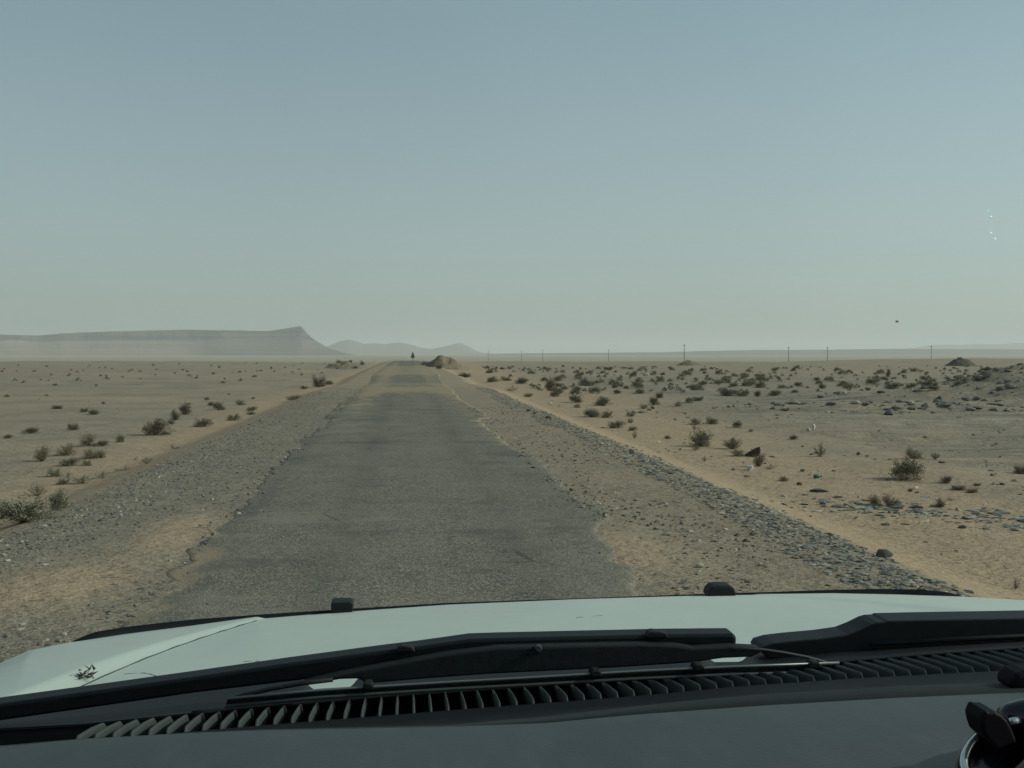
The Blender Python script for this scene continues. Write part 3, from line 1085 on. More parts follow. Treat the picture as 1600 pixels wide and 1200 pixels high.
mound(701, 577, 66, 16, "tallest brown earth mound right beside the road, with shrubs on it", M_md1, 3)
mound(1079, 571, 40, 6, "low dark earth mound behind the scrub belt, below a pole", M_md1, 5, .3)
mound(1510, 572, 44, 11, "sharp dark cone of earth standing behind the scrub on the right", M_md2, 7)
mound(541, 576, 62, 9, "low brown earth mound left of the road near the crest", M_md1, 9, -.2)
for i, (px, py, w_, h_) in enumerate([(686, 578, 13, 9), (700, 577, 16, 8), (664, 572, 14, 8), (672, 574, 7, 6)]):
    shrub('dead', px, py, w_, h_, "brown scrubby shrub growing at the foot of the roadside mound", "shrubs by the roadside mound", False)
for i, (px, py, w_, h_) in enumerate([(530, 570, 13, 7), (547, 568, 9, 5), (566, 572, 8, 7), (516, 575, 12, 5), (555, 577, 9, 5)]):
    shrub('dead', px, py, w_, h_, "brown shrub growing around the low mound left of the road", "shrubs by the left mound", False)


# ------------------------------------------------------------------ utility poles, tree
M_pole = plain("weathered_pole_wood", (.07, .062, .055), .9, .1, nscale=3, namt=.3)


def pole(px, pbase, ptop, dist, label):
    d = ray(px, pbase)
    x, y = d[0] / d[1] * dist, dist
    zb = float(H(x, y))
    zt = EYE + ray(px, ptop)[2] / ray(px, ptop)[1] * dist
    h = zt - zb
    root = empty("utility_pole", (x, y, zb - .3))
    k = 10
    V, Fc = [], []
    for j, (r, zz) in enumerate(((.17, 0), (.15, .3 + h * .3), (.13, .3 + h * .7), (.11, .3 + h))):
        for i in range(k):
            a = 2 * math.pi * i / k
            V.append((r * math.cos(a), r * math.sin(a), zz))
    for j in range(3):
        for i in range(k):
            Fc.append((j * k + i, j * k + (i + 1) % k, (j + 1) * k + (i + 1) % k, (j + 1) * k + i))
    Fc.append(tuple(range(3 * k, 4 * k)))
    mesh_np("post", V, Fc, M_pole, root, smooth=True)
    zc = .3 + h - .5
    L = .75
    cb = [(-.07, -L, zc - .08), (.07, -L, zc - .08), (.07, L, zc - .08), (-.07, L, zc - .08), (-.07, -L, zc + .08), (.07, -L, zc + .08), (.07, L, zc + .08), (-.07, L, zc + .08)]
    cf = [(0, 3, 2, 1), (4, 5, 6, 7), (0, 1, 5, 4), (1, 2, 6, 5), (2, 3, 7, 6), (3, 0, 4, 7)]
    mesh_np("crossarm", cb, cf, M_pole, root)
    root.rotation_euler = (0, 0, R(35))
    tag(root, label, "utility pole", "utility poles across the plain")


pole(763, 555, 547, 1100, "very faint far utility pole just right of the hills")
pole(815, 555, 548, 1000, "very faint far utility pole left of the clear ones")
pole(848, 556, 546, 900, "thin utility pole, shortest and farthest of the clear ones, near the road mound")
pole(951, 558, 546, 760, "short utility pole above the middle of the scrub")
pole(1069, 561, 538, 480, "tallest utility pole, standing above the low dark mound")
pole(1232, 561, 542, 540, "utility pole just left of another one, on the plain")
pole(1293, 558, 542, 560, "utility pole on the rise just right of its neighbour")
pole(1455, 556, 540, 560, "utility pole left of the sharp dark cone of earth")


def tree():
    d = ray(645, 556)
    dist = 420
    x = d[0] / d[1] * dist
    zb = float(H(x, dist))
    zt = EYE + ray(645, 549)[2] / ray(645, 549)[1] * dist
    h = max(zt - zb, 3) * .93
    root = empty("tree", (x, dist, zb - .1))
    k, V, Fc = 8, [], []
    for r, zz in ((.22, 0), (.16, h * .3), (.07, h * .75)):
        for i in range(k):
            a = 2 * math.pi * i / k
            V.append((r * math.cos(a), r * math.sin(a), zz))
    for j in range(2):
        for i in range(k):
            Fc.append((j * k + i, j * k + (i + 1) % k, (j + 1) * k + (i + 1) % k, (j + 1) * k + i))
    mesh_np("trunk", V, Fc, M_stem, root)
    r = np.random.default_rng(5)
    n = 2200
    low_ = 1 - 7.5 / F * dist / h
    zz = r.uniform(low_, 1.0, n)
    rad = (1.02 - zz) / (1 - low_) * .62 * np.sqrt(r.uniform(.05, 1, n)) * 1.1
    an = r.uniform(0, 6.28, n)
    c = np.stack([rad * np.cos(an), rad * np.sin(an), zz * h], -1)
    d1 = r.normal(0, 1, (n, 3)) * .10
    d2 = r.normal(0, 1, (n, 3)) * .09
    V = np.stack([c - d1, c + d2, c + d1, c - d2], 1).reshape(-1, 3)
    mesh_np("crown", V, np.arange(4 * n).reshape(-1, 4), M_leaf[0], root, attrs=dict(tone=np.repeat(r.uniform(0, .6, n), 4)))
    tag(root, "tiny dark cone-shaped tree beside the road beyond the crest", "tree")


tree()


# ------------------------------------------------------------------ table mountain and far hills
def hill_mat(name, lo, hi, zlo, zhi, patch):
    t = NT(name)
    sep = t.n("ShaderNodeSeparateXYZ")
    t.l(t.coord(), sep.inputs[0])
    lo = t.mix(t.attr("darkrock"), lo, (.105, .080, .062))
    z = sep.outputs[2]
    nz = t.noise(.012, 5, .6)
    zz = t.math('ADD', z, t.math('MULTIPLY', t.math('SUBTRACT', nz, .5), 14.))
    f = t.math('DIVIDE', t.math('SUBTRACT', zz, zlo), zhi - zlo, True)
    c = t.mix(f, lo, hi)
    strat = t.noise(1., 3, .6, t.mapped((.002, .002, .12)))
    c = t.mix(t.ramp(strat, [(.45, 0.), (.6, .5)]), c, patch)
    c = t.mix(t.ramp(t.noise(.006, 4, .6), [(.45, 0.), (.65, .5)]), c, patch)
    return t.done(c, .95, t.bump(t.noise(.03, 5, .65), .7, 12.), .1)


def prof(pts, px):
    a = np.array(pts, float)
    return np.interp(px, a[:, 0], a[:, 1])


def ridge(name, pts, D, depth, cliff, mat, x0, x1, step, seed, zb=-8., talus=.10, rough=4.):
    pxs = np.arange(x0, x1 + .1, step)
    dd = np.concatenate([np.linspace(-talus, 0.02, 40), np.linspace(.03, depth, 14)])
    PX, DD = np.meshgrid(pxs, dd)
    topy = prof(pts, PX)
    dirx = np.tan(np.arctan((PX - 800) / F) + YAW)
    gul = (fbm(PX / 16., DD * 2 + 5, seed, 4) - .5) * .006 + (fbm(PX / 70., DD * 0, seed + 9, 2) - .5) * .03
    y = D * (1 + DD + gul)
    x = dirx * y
    cosf = np.sqrt(1 + dirx ** 2)
    zt = EYE + (551 - topy) / F * (y * math.cos(YAW) + x * math.sin(YAW))
    zt = zt + (fbm(x / 90., y / 90., seed + 3, 4) - .5) * rough * sstep(.0, .06, DD)
    t = np.clip((DD + talus) / talus, 0, 1)
    if cliff:
        pr = np.where(t < .78, .64 * (t / .78) ** 1.4, .64 + .36 * sstep(.78, .90, t))
        k = sstep(300, 470, PX)
        pr = pr * (1 - k) + np.where(t < .72, .62 * (t / .72) ** 1.35, .62 + .38 * sstep(.72, .95, t)) * k
    else:
        pr = sstep(0, 1, t) ** .9
    back = 1 - sstep(depth * .6, depth, DD)
    z = zb + (zt - zb) * pr * (back * .999 + .001)
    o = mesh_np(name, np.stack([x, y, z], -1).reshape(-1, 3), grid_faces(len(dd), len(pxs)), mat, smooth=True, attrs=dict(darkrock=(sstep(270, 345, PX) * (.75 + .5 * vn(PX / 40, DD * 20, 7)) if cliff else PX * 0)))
    tag(o, kind="structure")
    return o


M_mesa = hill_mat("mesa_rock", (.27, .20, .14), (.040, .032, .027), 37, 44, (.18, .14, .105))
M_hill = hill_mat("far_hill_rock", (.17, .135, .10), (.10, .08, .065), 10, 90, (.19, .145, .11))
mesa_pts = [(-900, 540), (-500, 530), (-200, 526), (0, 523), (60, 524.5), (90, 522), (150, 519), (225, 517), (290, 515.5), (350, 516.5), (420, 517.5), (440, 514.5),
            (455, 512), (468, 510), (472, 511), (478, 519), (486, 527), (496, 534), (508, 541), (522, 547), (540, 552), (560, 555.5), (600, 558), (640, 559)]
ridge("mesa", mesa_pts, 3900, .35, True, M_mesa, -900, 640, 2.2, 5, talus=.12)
hp = [(430, 553), (500, 546), (520, 538), (532, 533), (545, 530.5), (556, 533), (568, 537.5), (585, 536.5), (602, 538), (615, 536), (628, 535.5), (640, 538),
      (655, 543), (672, 545.5), (688, 543), (705, 539), (715, 536.5), (722, 537), (732, 541), (742, 547), (752, 551), (770, 553)]
ridge("far_hills", hp, 6900, .2, False, M_hill, 430, 770, 1.5, 15, talus=.10, rough=3)
hp2 = [(760, 553), (900, 551.5), (1040, 550.5), (1100, 548.5), (1180, 547), (1250, 547), (1330, 546), (1420, 545), (1600, 546), (1750, 547), (2100, 552)]
ridge("low_ridge", hp2, 4200, .3, False, M_hill, 760, 2100, 4, 25, talus=.05, rough=2)
hp3 = [(1380, 551), (1450, 540), (1475, 538.5), (1500, 539), (1530, 537.5), (1560, 538), (1590, 536), (1640, 538), (1720, 536), (1850, 540), (2000, 550)]
ridge("distant_hills", hp3, 8800, .15, False, M_hill, 1380, 2000, 4, 35, talus=.10, rough=3)


# ------------------------------------------------------------------ haze
def haze():
    x0, x1, y0, y1, z0, z1 = -12500, 12500, -300, 12500, -14, 112
    V = [(x0, y0, z0), (x1, y0, z0), (x1, y1, z0), (x0, y1, z0), (x0, y0, z1), (x1, y0, z1), (x1, y1, z1), (x0, y1, z1)]
    Fc = [(0, 3, 2, 1), (4, 5, 6, 7), (0, 1, 5, 4), (1, 2, 6, 5), (2, 3, 7, 6), (3, 0, 4, 7)]
    m = bpy.data.materials.new("dusty_air")
    m.use_nodes = True
    t = m.node_tree
    t.nodes.clear()
    o_ = t.nodes.new("ShaderNodeOutputMaterial")
    v = t.nodes.new("ShaderNodeVolumePrincipled")
    v.inputs['Color'].default_value = (.94, .925, .92, 1)
    v.inputs['Density'].default_value = .00017
    v.inputs['Anisotropy'].default_value = .1
    t.links.new(v.outputs[0], o_.inputs['Volume'])
    o = mesh_np("haze", V, Fc, m)
    tag(o, kind="stuff", label="pale dusty haze lying over the whole plain", cat="haze")


haze()

# ------------------------------------------------------------------ the vehicle
CAR_ROLL = R(-1.5)
car = empty("off_road_vehicle", (0.2, 0, 0), (0, CAR_ROLL, 0))
tag(car, "white off-road vehicle seen from inside, hood, wipers and dashboard in view", "vehicle")
MC = Matrix.Translation((0.2, 0, 0)) @ Matrix.Rotation(CAR_ROLL, 4, 'Y')
MCI = np.array(MC.inverted())
o_l = MCI[:3, :3] @ CP + MCI[:3, 3]


def cp(px, py, y):
    d = MCI[:3, :3] @ ray(px, py)
    t = (y - o_l[1]) / d[1]
    return o_l + d * t


def to_px(P):
    """car-local points -> photo pixels"""
    P = np.asarray(P)
    Wd = P @ np.array(MC)[:3, :3].T + np.array(MC)[:3, 3]
    q = (Wd - CP) @ CR
    return np.stack([800 + F * q[..., 0] / -q[..., 2], 600 - F * q[..., 1] / -q[..., 2]], -1)


def ip(tab, px, col=1):
    a = np.array(tab, float)
    return np.interp(px, a[:, 0], a[:, col])


def paint():
    t = NT("white_vehicle_paint")
    c = t.mix(t.ramp(t.noise(2.5, 6, .65, t.mapped((1, .4, 1))), [(.35, 0.), (.7, 1.)]), (.50, .53, .475), (.44, .46, .41))
    sc = t.ramp(t.noise(26, 6, .8, t.mapped((1, .08, 1))), [(.66, 0.), (.72, .35)])
    c = t.mix(sc, c, (.50, .48, .42))
    dots = t.ramp(t.voro(70, out='Distance'), [(.045, .6), (.09, 0.)])
    keep = t.ramp(t.noise(9, 2), [(.55, 0.), (.62, 1.)])
    c = t.mix(t.math('MULTIPLY', dots, keep), c, (.30, .27, .22))
    r = t.ramp(t.noise(8, 5, .7), [(.3, .36), (.7, .55)])
    return t.done(c, r, t.bump(t.noise(4, 3), .12, .004), .4)


M_paint = paint()
M_plast = plain("black_trim_plastic", (.0075, .0085, .010), .55, .2, nscale=20, namt=.3, bscale=300, bdist=.0003)
M_plast2 = plain("dusty_black_plastic", (.015, .016, .017), .65, .2, nscale=15, namt=.4, bscale=200, bdist=.0005)
M_rub = plain("wiper_rubber", (.012, .012, .012), .7, .2)
M_gap = plain("black_glass_border", (.004, .004, .005), .6, .1)
M_slat = plain("grey_grille_slat", (.045, .049, .047), .5, .3, nscale=40, namt=.3)
M_steel = plain("dull_wiper_metal", (.16, .165, .16), .4, .5, .4)
M_gloss = plain("glossy_black_plastic", (.006, .006, .008), .12, .5)
M_chrome = plain("bright_rim_metal", (.62, .68, .64), .22, .6, .8)
M_seam = plain("dark_panel_gap", (.05, .05, .045), .8, .1)


def dash_mat():
    t = NT("dashboard_vinyl")
    c = t.mix(t.ramp(t.noise(5, 5, .6), [(.35, 0.), (.7, 1.)]), (.027, .038, .042), (.037, .047, .050))
    streak = t.noise(60, 4, .6, t.mapped((1, .06, 1)))
    c = t.mix(t.ramp(streak, [(.5, 0.), (.8, .3)]), c, (.09, .10, .10))
    c = t.mix(t.ramp(t.voro(260, out='Distance'), [(.03, .5), (.08, 0.)]), c, (.16, .16, .15))
    return t.done(c, .55, t.bump(t.noise(420, 2, .5), .35, .0006), .35)


M_dash = dash_mat()

# hood
FRONT = [(-420, 1290, 1.12), (-250, 1215, 1.22), (-150, 1150, 1.38), (-60, 1080, 1.52), (0, 1045, 1.60), (50, 1022, 1.66), (105, 1010, 1.70), (200, 995, 1.74), (300, 982, 1.77), (400, 968, 1.79),
         (533, 957, 1.81), (700, 945.5, 1.82), (830, 940, 1.825), (900, 937, 1.825), (1100, 931, 1.82), (1300, 928.5, 1.79), (1400, 930.5, 1.77), (1500, 934, 1.73),
         (1600, 940, 1.68), (1700, 952, 1.60), (1820, 985, 1.48), (1980, 1050, 1.3)]
REAR = [(-520, 1215), (-300, 1172), (0, 1136), (300, 1103), (500, 1083), (700, 1066), (1000, 1047), (1150, 1040), (1300, 1030), (1600, 1012), (2000, 1000), (2300, 993)]
na, nb_ = 420, 60
ua = np.linspace(0, 1, na)
pf = -420 + 2400 * ua
pr_ = -520 + 2760 * ua
Fpt = np.array([cp(a, ip(FRONT, a), ip(FRONT, a, 2)) for a in pf])
Rpt = np.array([cp(a, ip(REAR, a), .985) for a in pr_])
rows = []
for j in range(nb_):
    t = j / (nb_ - 1)
    P = Rpt * (1 - t) + Fpt * t
    P[:, 2] += .010 * math.sin(math.pi * t) - .004 * (1 - t) ** 2
    rows.append(P)
S = np.array(rows)
# raised fender tops with a chamfer (both sides)
pj = to_px(S)


def plan_line(pts):
    res = []
    for a, b in pts:
        d2 = (pj[..., 0] - a) ** 2 + (pj[..., 1] - b) ** 2
        k = np.unravel_index(np.argmin(d2), d2.shape)
        res.append((S[k][1], S[k][0]))
    res.sort()
    return np.array(res)


low = plan_line([(346, 985), (250, 1027), (190, 1052), (144, 1066), (107, 1080), (60, 1096)])
upp = plan_line([(345, 984), (205, 1028), (149, 1048), (80, 1075), (40, 1091)])


def lin(c, y):
    k = np.polyfit(c[:, 0], c[:, 1], 1)
    return np.polyval(k, y)


xl_, xu_ = lin(low, S[..., 1]), lin(upp, S[..., 1])
xu_ = np.minimum(xu_, xl_ - .004)
wch = xl_ - xu_
hch = .30 * wch
up_ = np.clip((xl_ - S[..., 0]) / wch, 0, 1)
fade = sstep(-.30, -.02, S[..., 0] - (xu_ - .28)) * .7 + .3
S[..., 2] += hch * up_ * fade
xl2, xu2 = -xl_ + .01, -xu_ + .01
up2 = np.clip((S[..., 0] - xl2) / wch, 0, 1)
S[..., 2] += .35 * hch * up2
# front lip rolling over and down
ctr = S.mean((0, 1))
ex = []
out2 = Fpt - np.array((0, 1.1, ctr[2]))
out2[:, 2] = 0
out2 /= np.linalg.norm(out2, axis=1, keepdims=True)
top = S[-1]
for a, dz in ((.008, -.001), (.020, -.006), (.032, -.018), (.040, -.04), (.05, -.12), (.055, -.30)):
    ex.append(top + out2 * a + np.array((0, 0, dz)))
S2 = np.concatenate([S, np.array(ex)], 0)
back = [S[0] + np.array((0, -.004, -.004)), S[0] + np.array((0, -.006, -.03))]
S2 = np.concatenate([np.array(back)[::-1], S2], 0)
hood = mesh_np("hood", S2.reshape(-1, 3), grid_faces(S2.shape[0], na), M_paint, car, smooth=True)

# shut line
yv = np.linspace(1.02, 1.74, 60)
sx = lin(low, yv)


def hood_z(x, y):
    Sf = S.reshape(-1, 3)
    out_ = []
    for a, b in zip(np.atleast_1d(x), np.atleast_1d(y)):
        d2 = (Sf[:, 0] - a) ** 2 + (Sf[:, 1] - b) ** 2
        k = np.argsort(d2)[:4]
        wgt = 1 / (d2[k] + 1e-7)
        out_.append((Sf[k, 2] * wgt).sum() / wgt.sum())
    return np.array(out_)


def tube(name, pts, rad, mat, parent, k=8, flat=1., smooth=True):
    pts = np.array(pts, float)
    rad = np.broadcast_to(np.asarray(rad, float), (len(pts),))
    V, Fc = [], []
    for j, p in enumerate(pts):
        a = pts[max(j - 1, 0)]
        b = pts[min(j + 1, len(pts) - 1)]
        d = (b - a) / (np.linalg.norm(b - a) + 1e-9)
        n1 = np.cross(d, (0, 0, 1.))
        if np.linalg.norm(n1) < 1e-3:
            n1 = np.cross(d, (1., 0, 0))
        n1 /= np.linalg.norm(n1)
        n2 = np.cross(n1, d)
        for i in range(k):
            an = 2 * math.pi * (i + .5) / k
            V.append(p + (n1 * math.cos(an) + n2 * math.sin(an) * flat) * rad[j])
    for j in range(len(pts) - 1):
        for i in range(k):
            Fc.append((j * k + i, j * k + (i + 1) % k, (j + 1) * k + (i + 1) % k, (j + 1) * k + i))
    Fc.append(tuple(range(k))[::-1])
    Fc.append(tuple(range((len(pts) - 1) * k, len(pts) * k)))
    return mesh_np(name, V, Fc, mat, parent, smooth=smooth)


seam_pts = np.stack([sx, yv, hood_z(sx, yv) + .0002], -1)
for q0, q1, bow, rr_ in (((197, 1054), (247, 1056), 3, .0005), ((383, 1035), (405, 1034), 1, .0005), ((900, 966), (940, 963), 1, .0004)):
    c0, c1 = [S.reshape(-1, 3)[np.argmin(((pj.reshape(-1, 2) - q) ** 2).sum(1))] for q in (q0, q1)]
    tt = np.linspace(0, 1, 14)
    xx, yy_ = c0[0] + (c1[0] - c0[0]) * tt, c0[1] + (c1[1] - c0[1]) * tt + .004 * bow * np.sin(np.pi * tt)
    tube("scratch", np.stack([xx, yy_, hood_z(xx, yy_) + .0002], -1), rr_, M_seam, hood, 5, .4)
tube("panel_gap", seam_pts, .0011, M_seam, hood, 5, .5)


def slab_px(name, poly, y, thick, mat, parent, bevel=.002, dy=None, back_drop=0.):
    """a solid whose outline is given by photo pixels at a depth y (or per-point depths)"""
    n = len(poly)
    ys_ = [y] * n if dy is None else [y + v for v in dy]
    A = [cp(a, b, q) for (a, b), q in zip(poly, ys_)]
    B = [v + np.array((0, thick, -back_drop)) for v in A]
    V = A + B
    Fc = [tuple(range(n)), tuple(range(n, 2 * n))[::-1]] + [(i, n + i, n + (i + 1) % n, (i + 1) % n) for i in range(n)]
    o = mesh_np(name, V, Fc, mat, parent)
    if bevel:
        b = o.modifiers.new("b", 'BEVEL')
        b.width = bevel
        b.segments = 2
        b.limit_method = 'ANGLE'
    return o


def strip_px(name, rows_, mat, parent, px0, px1, n=120, smooth=True, thick=0.):
    """rows_: list of (table of (px, py), y or function of px) from far to near"""
    pxs = np.linspace(px0, px1, n)
    V = []
    for tab, yv_ in rows_:
        for a in pxs:
            V.append(cp(a, ip(tab, a), yv_(a) if callable(yv_) else yv_))
    o = mesh_np(name, np.array(V), grid_faces(len(rows_), n), mat, parent, smooth=smooth)
    if thick:
        s = o.modifiers.new("s", 'SOLIDIFY')
        s.thickness = thick
    return o


# stone deflector along the hood's front edge
def deflector():
    topl = [(96, 1016), (110, 1004), (128, 995), (150, 987), (200, 979), (300, 968), (400, 960.5), (533, 952), (640, 945.5), (700, 942), (830, 937.5), (900, 935), (1100, 928),
            (1200, 925), (1300, 921.5), (1380, 920), (1440, 921), (1480, 925), (1505, 932), (1516, 936)]
    pxs = np.linspace(98, 1515, 150)
    rowsP = []
    for off, dyy in ((0, .012), (0, .020), (1, .028), (9, .034), (26, .03)):
        rowsP.append([cp(a, ip(topl, a) + off, ip(FRONT, a, 2) + dyy) for a in pxs])
    inner = []
    for a in pxs:
        inner.append(cp(a, ip(topl, a) + 12 + 6 * math.exp(-((a - 130) / 200) ** 2), ip(FRONT, a, 2) + .006))
    rowsP.insert(0, inner)
    P = np.array(rowsP)
    mesh_np("stone_deflector", P.reshape(-1, 3), grid_faces(len(rowsP), len(pxs)), M_plast, car, smooth=True)


deflector()
b1 = slab_px("deflector_bracket", [(517, 960), (517, 943), (520, 941.5), (548, 941), (551, 943), (551, 957)], 1.80, .035, M_plast2, car, .003)
b2 = slab_px("deflector_bracket", [(1106, 933), (1109, 922), (1115, 916.5), (1124, 915), (1140, 915), (1147, 918), (1150, 925), (1151, 932)], 1.80, .035, M_plast2, car, .003)

# cowl, grille, windscreen border
GT = [(-520, 1200), (-200, 1163), (0, 1141), (130, 1134), (300, 1117), (600, 1090), (1000, 1063), (1200, 1049), (1310, 1036), (1450, 1024), (1600, 1014), (2000, 994)]
GB_ = [(-520, 1215), (-200, 1185), (0, 1168), (130, 1157), (390, 1134), (700, 1109), (1000, 1086), (1160, 1071), (1350, 1058), (1600, 1045), (2000, 1026)]
REAR2 = [(-520, 1200), (-300, 1158), (0, 1113), (300, 1072), (420, 1063), (474, 1061), (488, 1077), (548, 1074), (562, 1057), (620, 1044), (800, 1030), (1000, 1022), (1100, 1021), (1114, 1034.5), (1158, 1034), (1176, 1018), (1300, 1008), (1600, 996), (2000, 984), (2300, 978)]
strip_px("cowl_panel", [(REAR2, .965), ([(a, b + 3) for a, b in REAR2], .96), ([(a, b - 10) for a, b in GT], .90), (GT, .875)], M_plast, car, -500, 2000, 400)


def grille():
    pxs = np.linspace(-480, 1990, 160)
    floor = [[cp(a, ip(GT, a) - 3, .877) for a in pxs], [cp(a, ip(GT, a) + 2, .872) - np.array((0, 0, .012)) for a in pxs], [cp(a, ip(GB_, a) + 6, .80) - np.array((0, 0, .006)) for a in pxs]]
    mesh_np("grille_base", np.array(floor).reshape(-1, 3), grid_faces(3, len(pxs)), M_gap, car)
    A = np.array([cp(a, ip(GT, a), .872) for a in pxs])
    B = np.array([cp(a, ip(GB_, a), .80) for a in pxs])
    V, Fc = [], []
    x = cp(118, 1150, .8)[0]
    xe = cp(1760, 1040, .8)[0]
    i = 0
    while x < xe:
        za = np.interp(x, A[:, 0], A[:, 2])
        zb = np.interp(x, B[:, 0], B[:, 2])
        w_ = .0021 + .0026 * float(1 - sstep(-.42, -.22, x)) * .25 - .0012 * float(sstep(-.1, .3, x))
        sec = [(-w_, -.008), (-w_ * .9, -.001), (-w_ * .4, .0012), (w_ * .4, .0012), (w_ * .9, -.001), (w_, -.008)]
        b0 = len(V)
        for yq, zq in ((.876, za - .004), (.869, za + .0005), (.84, za * .5 + zb * .5 + .001), (.805, zb + .001), (.798, zb - .006)):
            for sx_, sz_ in sec:
                V.append((x + sx_ * .55, yq, zq + sz_))
        for q in range(4):
            for k in range(5):
                Fc.append((b0 + q * 6 + k, b0 + q * 6 + k + 1, b0 + q * 6 + 7 + k, b0 + q * 6 + 6 + k))
        x += .01235
        i += 1
    g = mesh_np("grille", V, Fc, M_slat, car, smooth=True)
    # far lip of the grille
    tube("grille_lip", [cp(a, ip(GT, a) - 2, .874) for a in np.linspace(300, 1700, 60)], .0022, M_plast2, g, 6)


grille()
DT = [(-520, 1200), (-200, 1180), (0, 1167), (130, 1155), (300, 1145), (400, 1141.5), (700, 1135.5), (850, 1130), (1000, 1116), (1200, 1102), (1400, 1090.5), (1600, 1082), (2000, 1068)]
RT = [(-520, 1200), (0, 1165), (130, 1154), (400, 1140), (700, 1133), (850, 1120), (1000, 1103), (1100, 1093), (1200, 1085), (1400, 1073), (1590, 1066), (2000, 1052)]
strip_px("windshield_border", [([(a, b + 1) for a, b in GB_], .797), ([(a, b + 14) for a, b in GB_], .77), ([(a, b + 4) for a, b in RT], .69)], M_gap, car, -500, 1990)


def dashboard():
    pxs = np.linspace(-500, 1980, 200)
    rowsP = []
    for k, (dz, yv_) in enumerate(((8, .680), (2, .672), (0, .664), (1, .656))):
        rowsP.append([cp(a, ip(RT, a) + dz, yv_) for a in pxs])
    for f, yv_ in ((.35, .650), (.7, .640)):
        rowsP.append([cp(a, ip(RT, a) * (1 - f) + ip(DT, a) * f + 1, yv_) for a in pxs])
    rowsP.append([cp(a, ip(DT, a) + 6, .637) for a in pxs])
    rl = mesh_np("demister_roll", np.array(rowsP).reshape(-1, 3), grid_faces(len(rowsP), len(pxs)), M_plast2, car, smooth=True)
    rowsP = []
    for dz, yv_ in ((7, .634), (1.0, .632), (0, .628), (1.5, .620), (12, .590), (30, .555), (55, .515), (85, .475), (125, .43), (175, .385), (260, .33), (400, .27)):
        rowsP.append([cp(a, ip(DT, a) + dz, yv_) for a in pxs])
    P = np.array(rowsP)
    mesh_np("dashboard", P.reshape(-1, 3), grid_faces(P.shape[0], len(pxs)), M_dash, car, smooth=True)
    # small black knob at the right end of the roll
    slab_px("knob", [(1580, 1079), (1583, 1062), (1592, 1053), (1606, 1049), (1630, 1047), (1630, 1080)], .645, .02, M_gap, car, .003)


dashboard()

# windscreen
pxs = np.linspace(-500, 1990, 60)
bot = np.array([cp(a, ip(GB_, a) + 10, .775) for a in pxs])
nrow = 14
G = []
for j in range(nrow):
    t = j / (nrow - 1)
    q = bot.copy()
    q[:, 1] += -.76 * t - .03 * math.sin(math.pi * t) + .0 - .10 * (q[:, 0] ** 2) * 0
    q[:, 2] += .76 * t + .02 * math.sin(math.pi * t)
    G.append(q)
G = np.array(G)
gm = bpy.data.materials.new("tinted_windscreen_glass")
gm.use_nodes = True
gt = gm.node_tree
gt.nodes.clear()
go = gt.nodes.new("ShaderNodeOutputMaterial")
gb = gt.nodes.new("ShaderNodeBsdfTransparent")
gb.inputs['Color'].default_value = (.906, .995, .953, 1)
gt.links.new(gb.outputs[0], go.inputs['Surface'])
glass = mesh_np("windshield", G.reshape(-1, 3), grid_faces(nrow, len(pxs)), gm, car, smooth=True)
sm_ = glass.modifiers.new("s", 'SOLIDIFY')
sm_.thickness = .005
sm_.offset = 0


def on_glass(px, py):
    """car-local point where the pixel's ray meets the windscreen"""
    best = None
    for j in range(400):
        t = j / 399
        yq = .775 - .76 * t - .03 * math.sin(math.pi * t)
        P = cp(px, py, yq)
        zq = np.interp(P[0], bot[:, 0], bot[:, 2]) + .76 * t + .02 * math.sin(math.pi * t)
        e = abs(P[2] - zq)
        if best is None or e < best[0]:
            best = (e, P)
    return best[1]


M_glint = bpy.data.materials.new("painted_glint_white")  # pale see-through white for the glints painted on the windscreen
M_glint.use_nodes = True
_t = M_glint.node_tree
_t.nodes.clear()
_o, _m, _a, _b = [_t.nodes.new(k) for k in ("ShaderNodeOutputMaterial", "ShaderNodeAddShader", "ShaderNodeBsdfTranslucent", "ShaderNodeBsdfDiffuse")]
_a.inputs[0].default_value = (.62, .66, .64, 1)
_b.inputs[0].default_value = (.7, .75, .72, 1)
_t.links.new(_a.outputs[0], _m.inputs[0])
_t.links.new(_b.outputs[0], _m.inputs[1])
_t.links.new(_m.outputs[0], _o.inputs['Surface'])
M_bug = plain("dried_insect_spot", (.30, .31, .28), .9, .1)


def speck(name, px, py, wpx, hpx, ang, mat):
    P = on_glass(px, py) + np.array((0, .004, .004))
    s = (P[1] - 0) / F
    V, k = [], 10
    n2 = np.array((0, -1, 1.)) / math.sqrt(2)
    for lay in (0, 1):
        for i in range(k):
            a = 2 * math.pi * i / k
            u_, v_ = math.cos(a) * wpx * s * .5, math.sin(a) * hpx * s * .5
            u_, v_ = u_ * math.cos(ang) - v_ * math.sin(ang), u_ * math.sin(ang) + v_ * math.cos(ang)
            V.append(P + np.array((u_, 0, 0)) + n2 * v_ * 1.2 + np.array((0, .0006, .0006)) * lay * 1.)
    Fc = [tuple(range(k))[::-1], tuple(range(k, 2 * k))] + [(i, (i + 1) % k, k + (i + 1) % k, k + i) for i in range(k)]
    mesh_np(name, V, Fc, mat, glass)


speck("painted_glint", 1551, 343.5, 3.2, .7, .45, M_glint)  # sparkles of light built as small pale discs on the glass
speck("painted_glint", 1556, 352.5, 3.8, 1, .6, M_glint)
speck("painted_glint", 1557, 378, 2.2, 1.6, .1, M_glint)
speck("painted_glint", 1562.5, 386.5, 3.2, 1.8, .3, M_glint)
speck("insect_spot", 1408, 516, 5, 1.6, .2, M_bug)

# wipers
wip = empty("wiper", cp(700, 1050, .90))
wip.parent = car
wl = np.array(wip.location)


def wpart(o):
    o.location = -wl
    return o


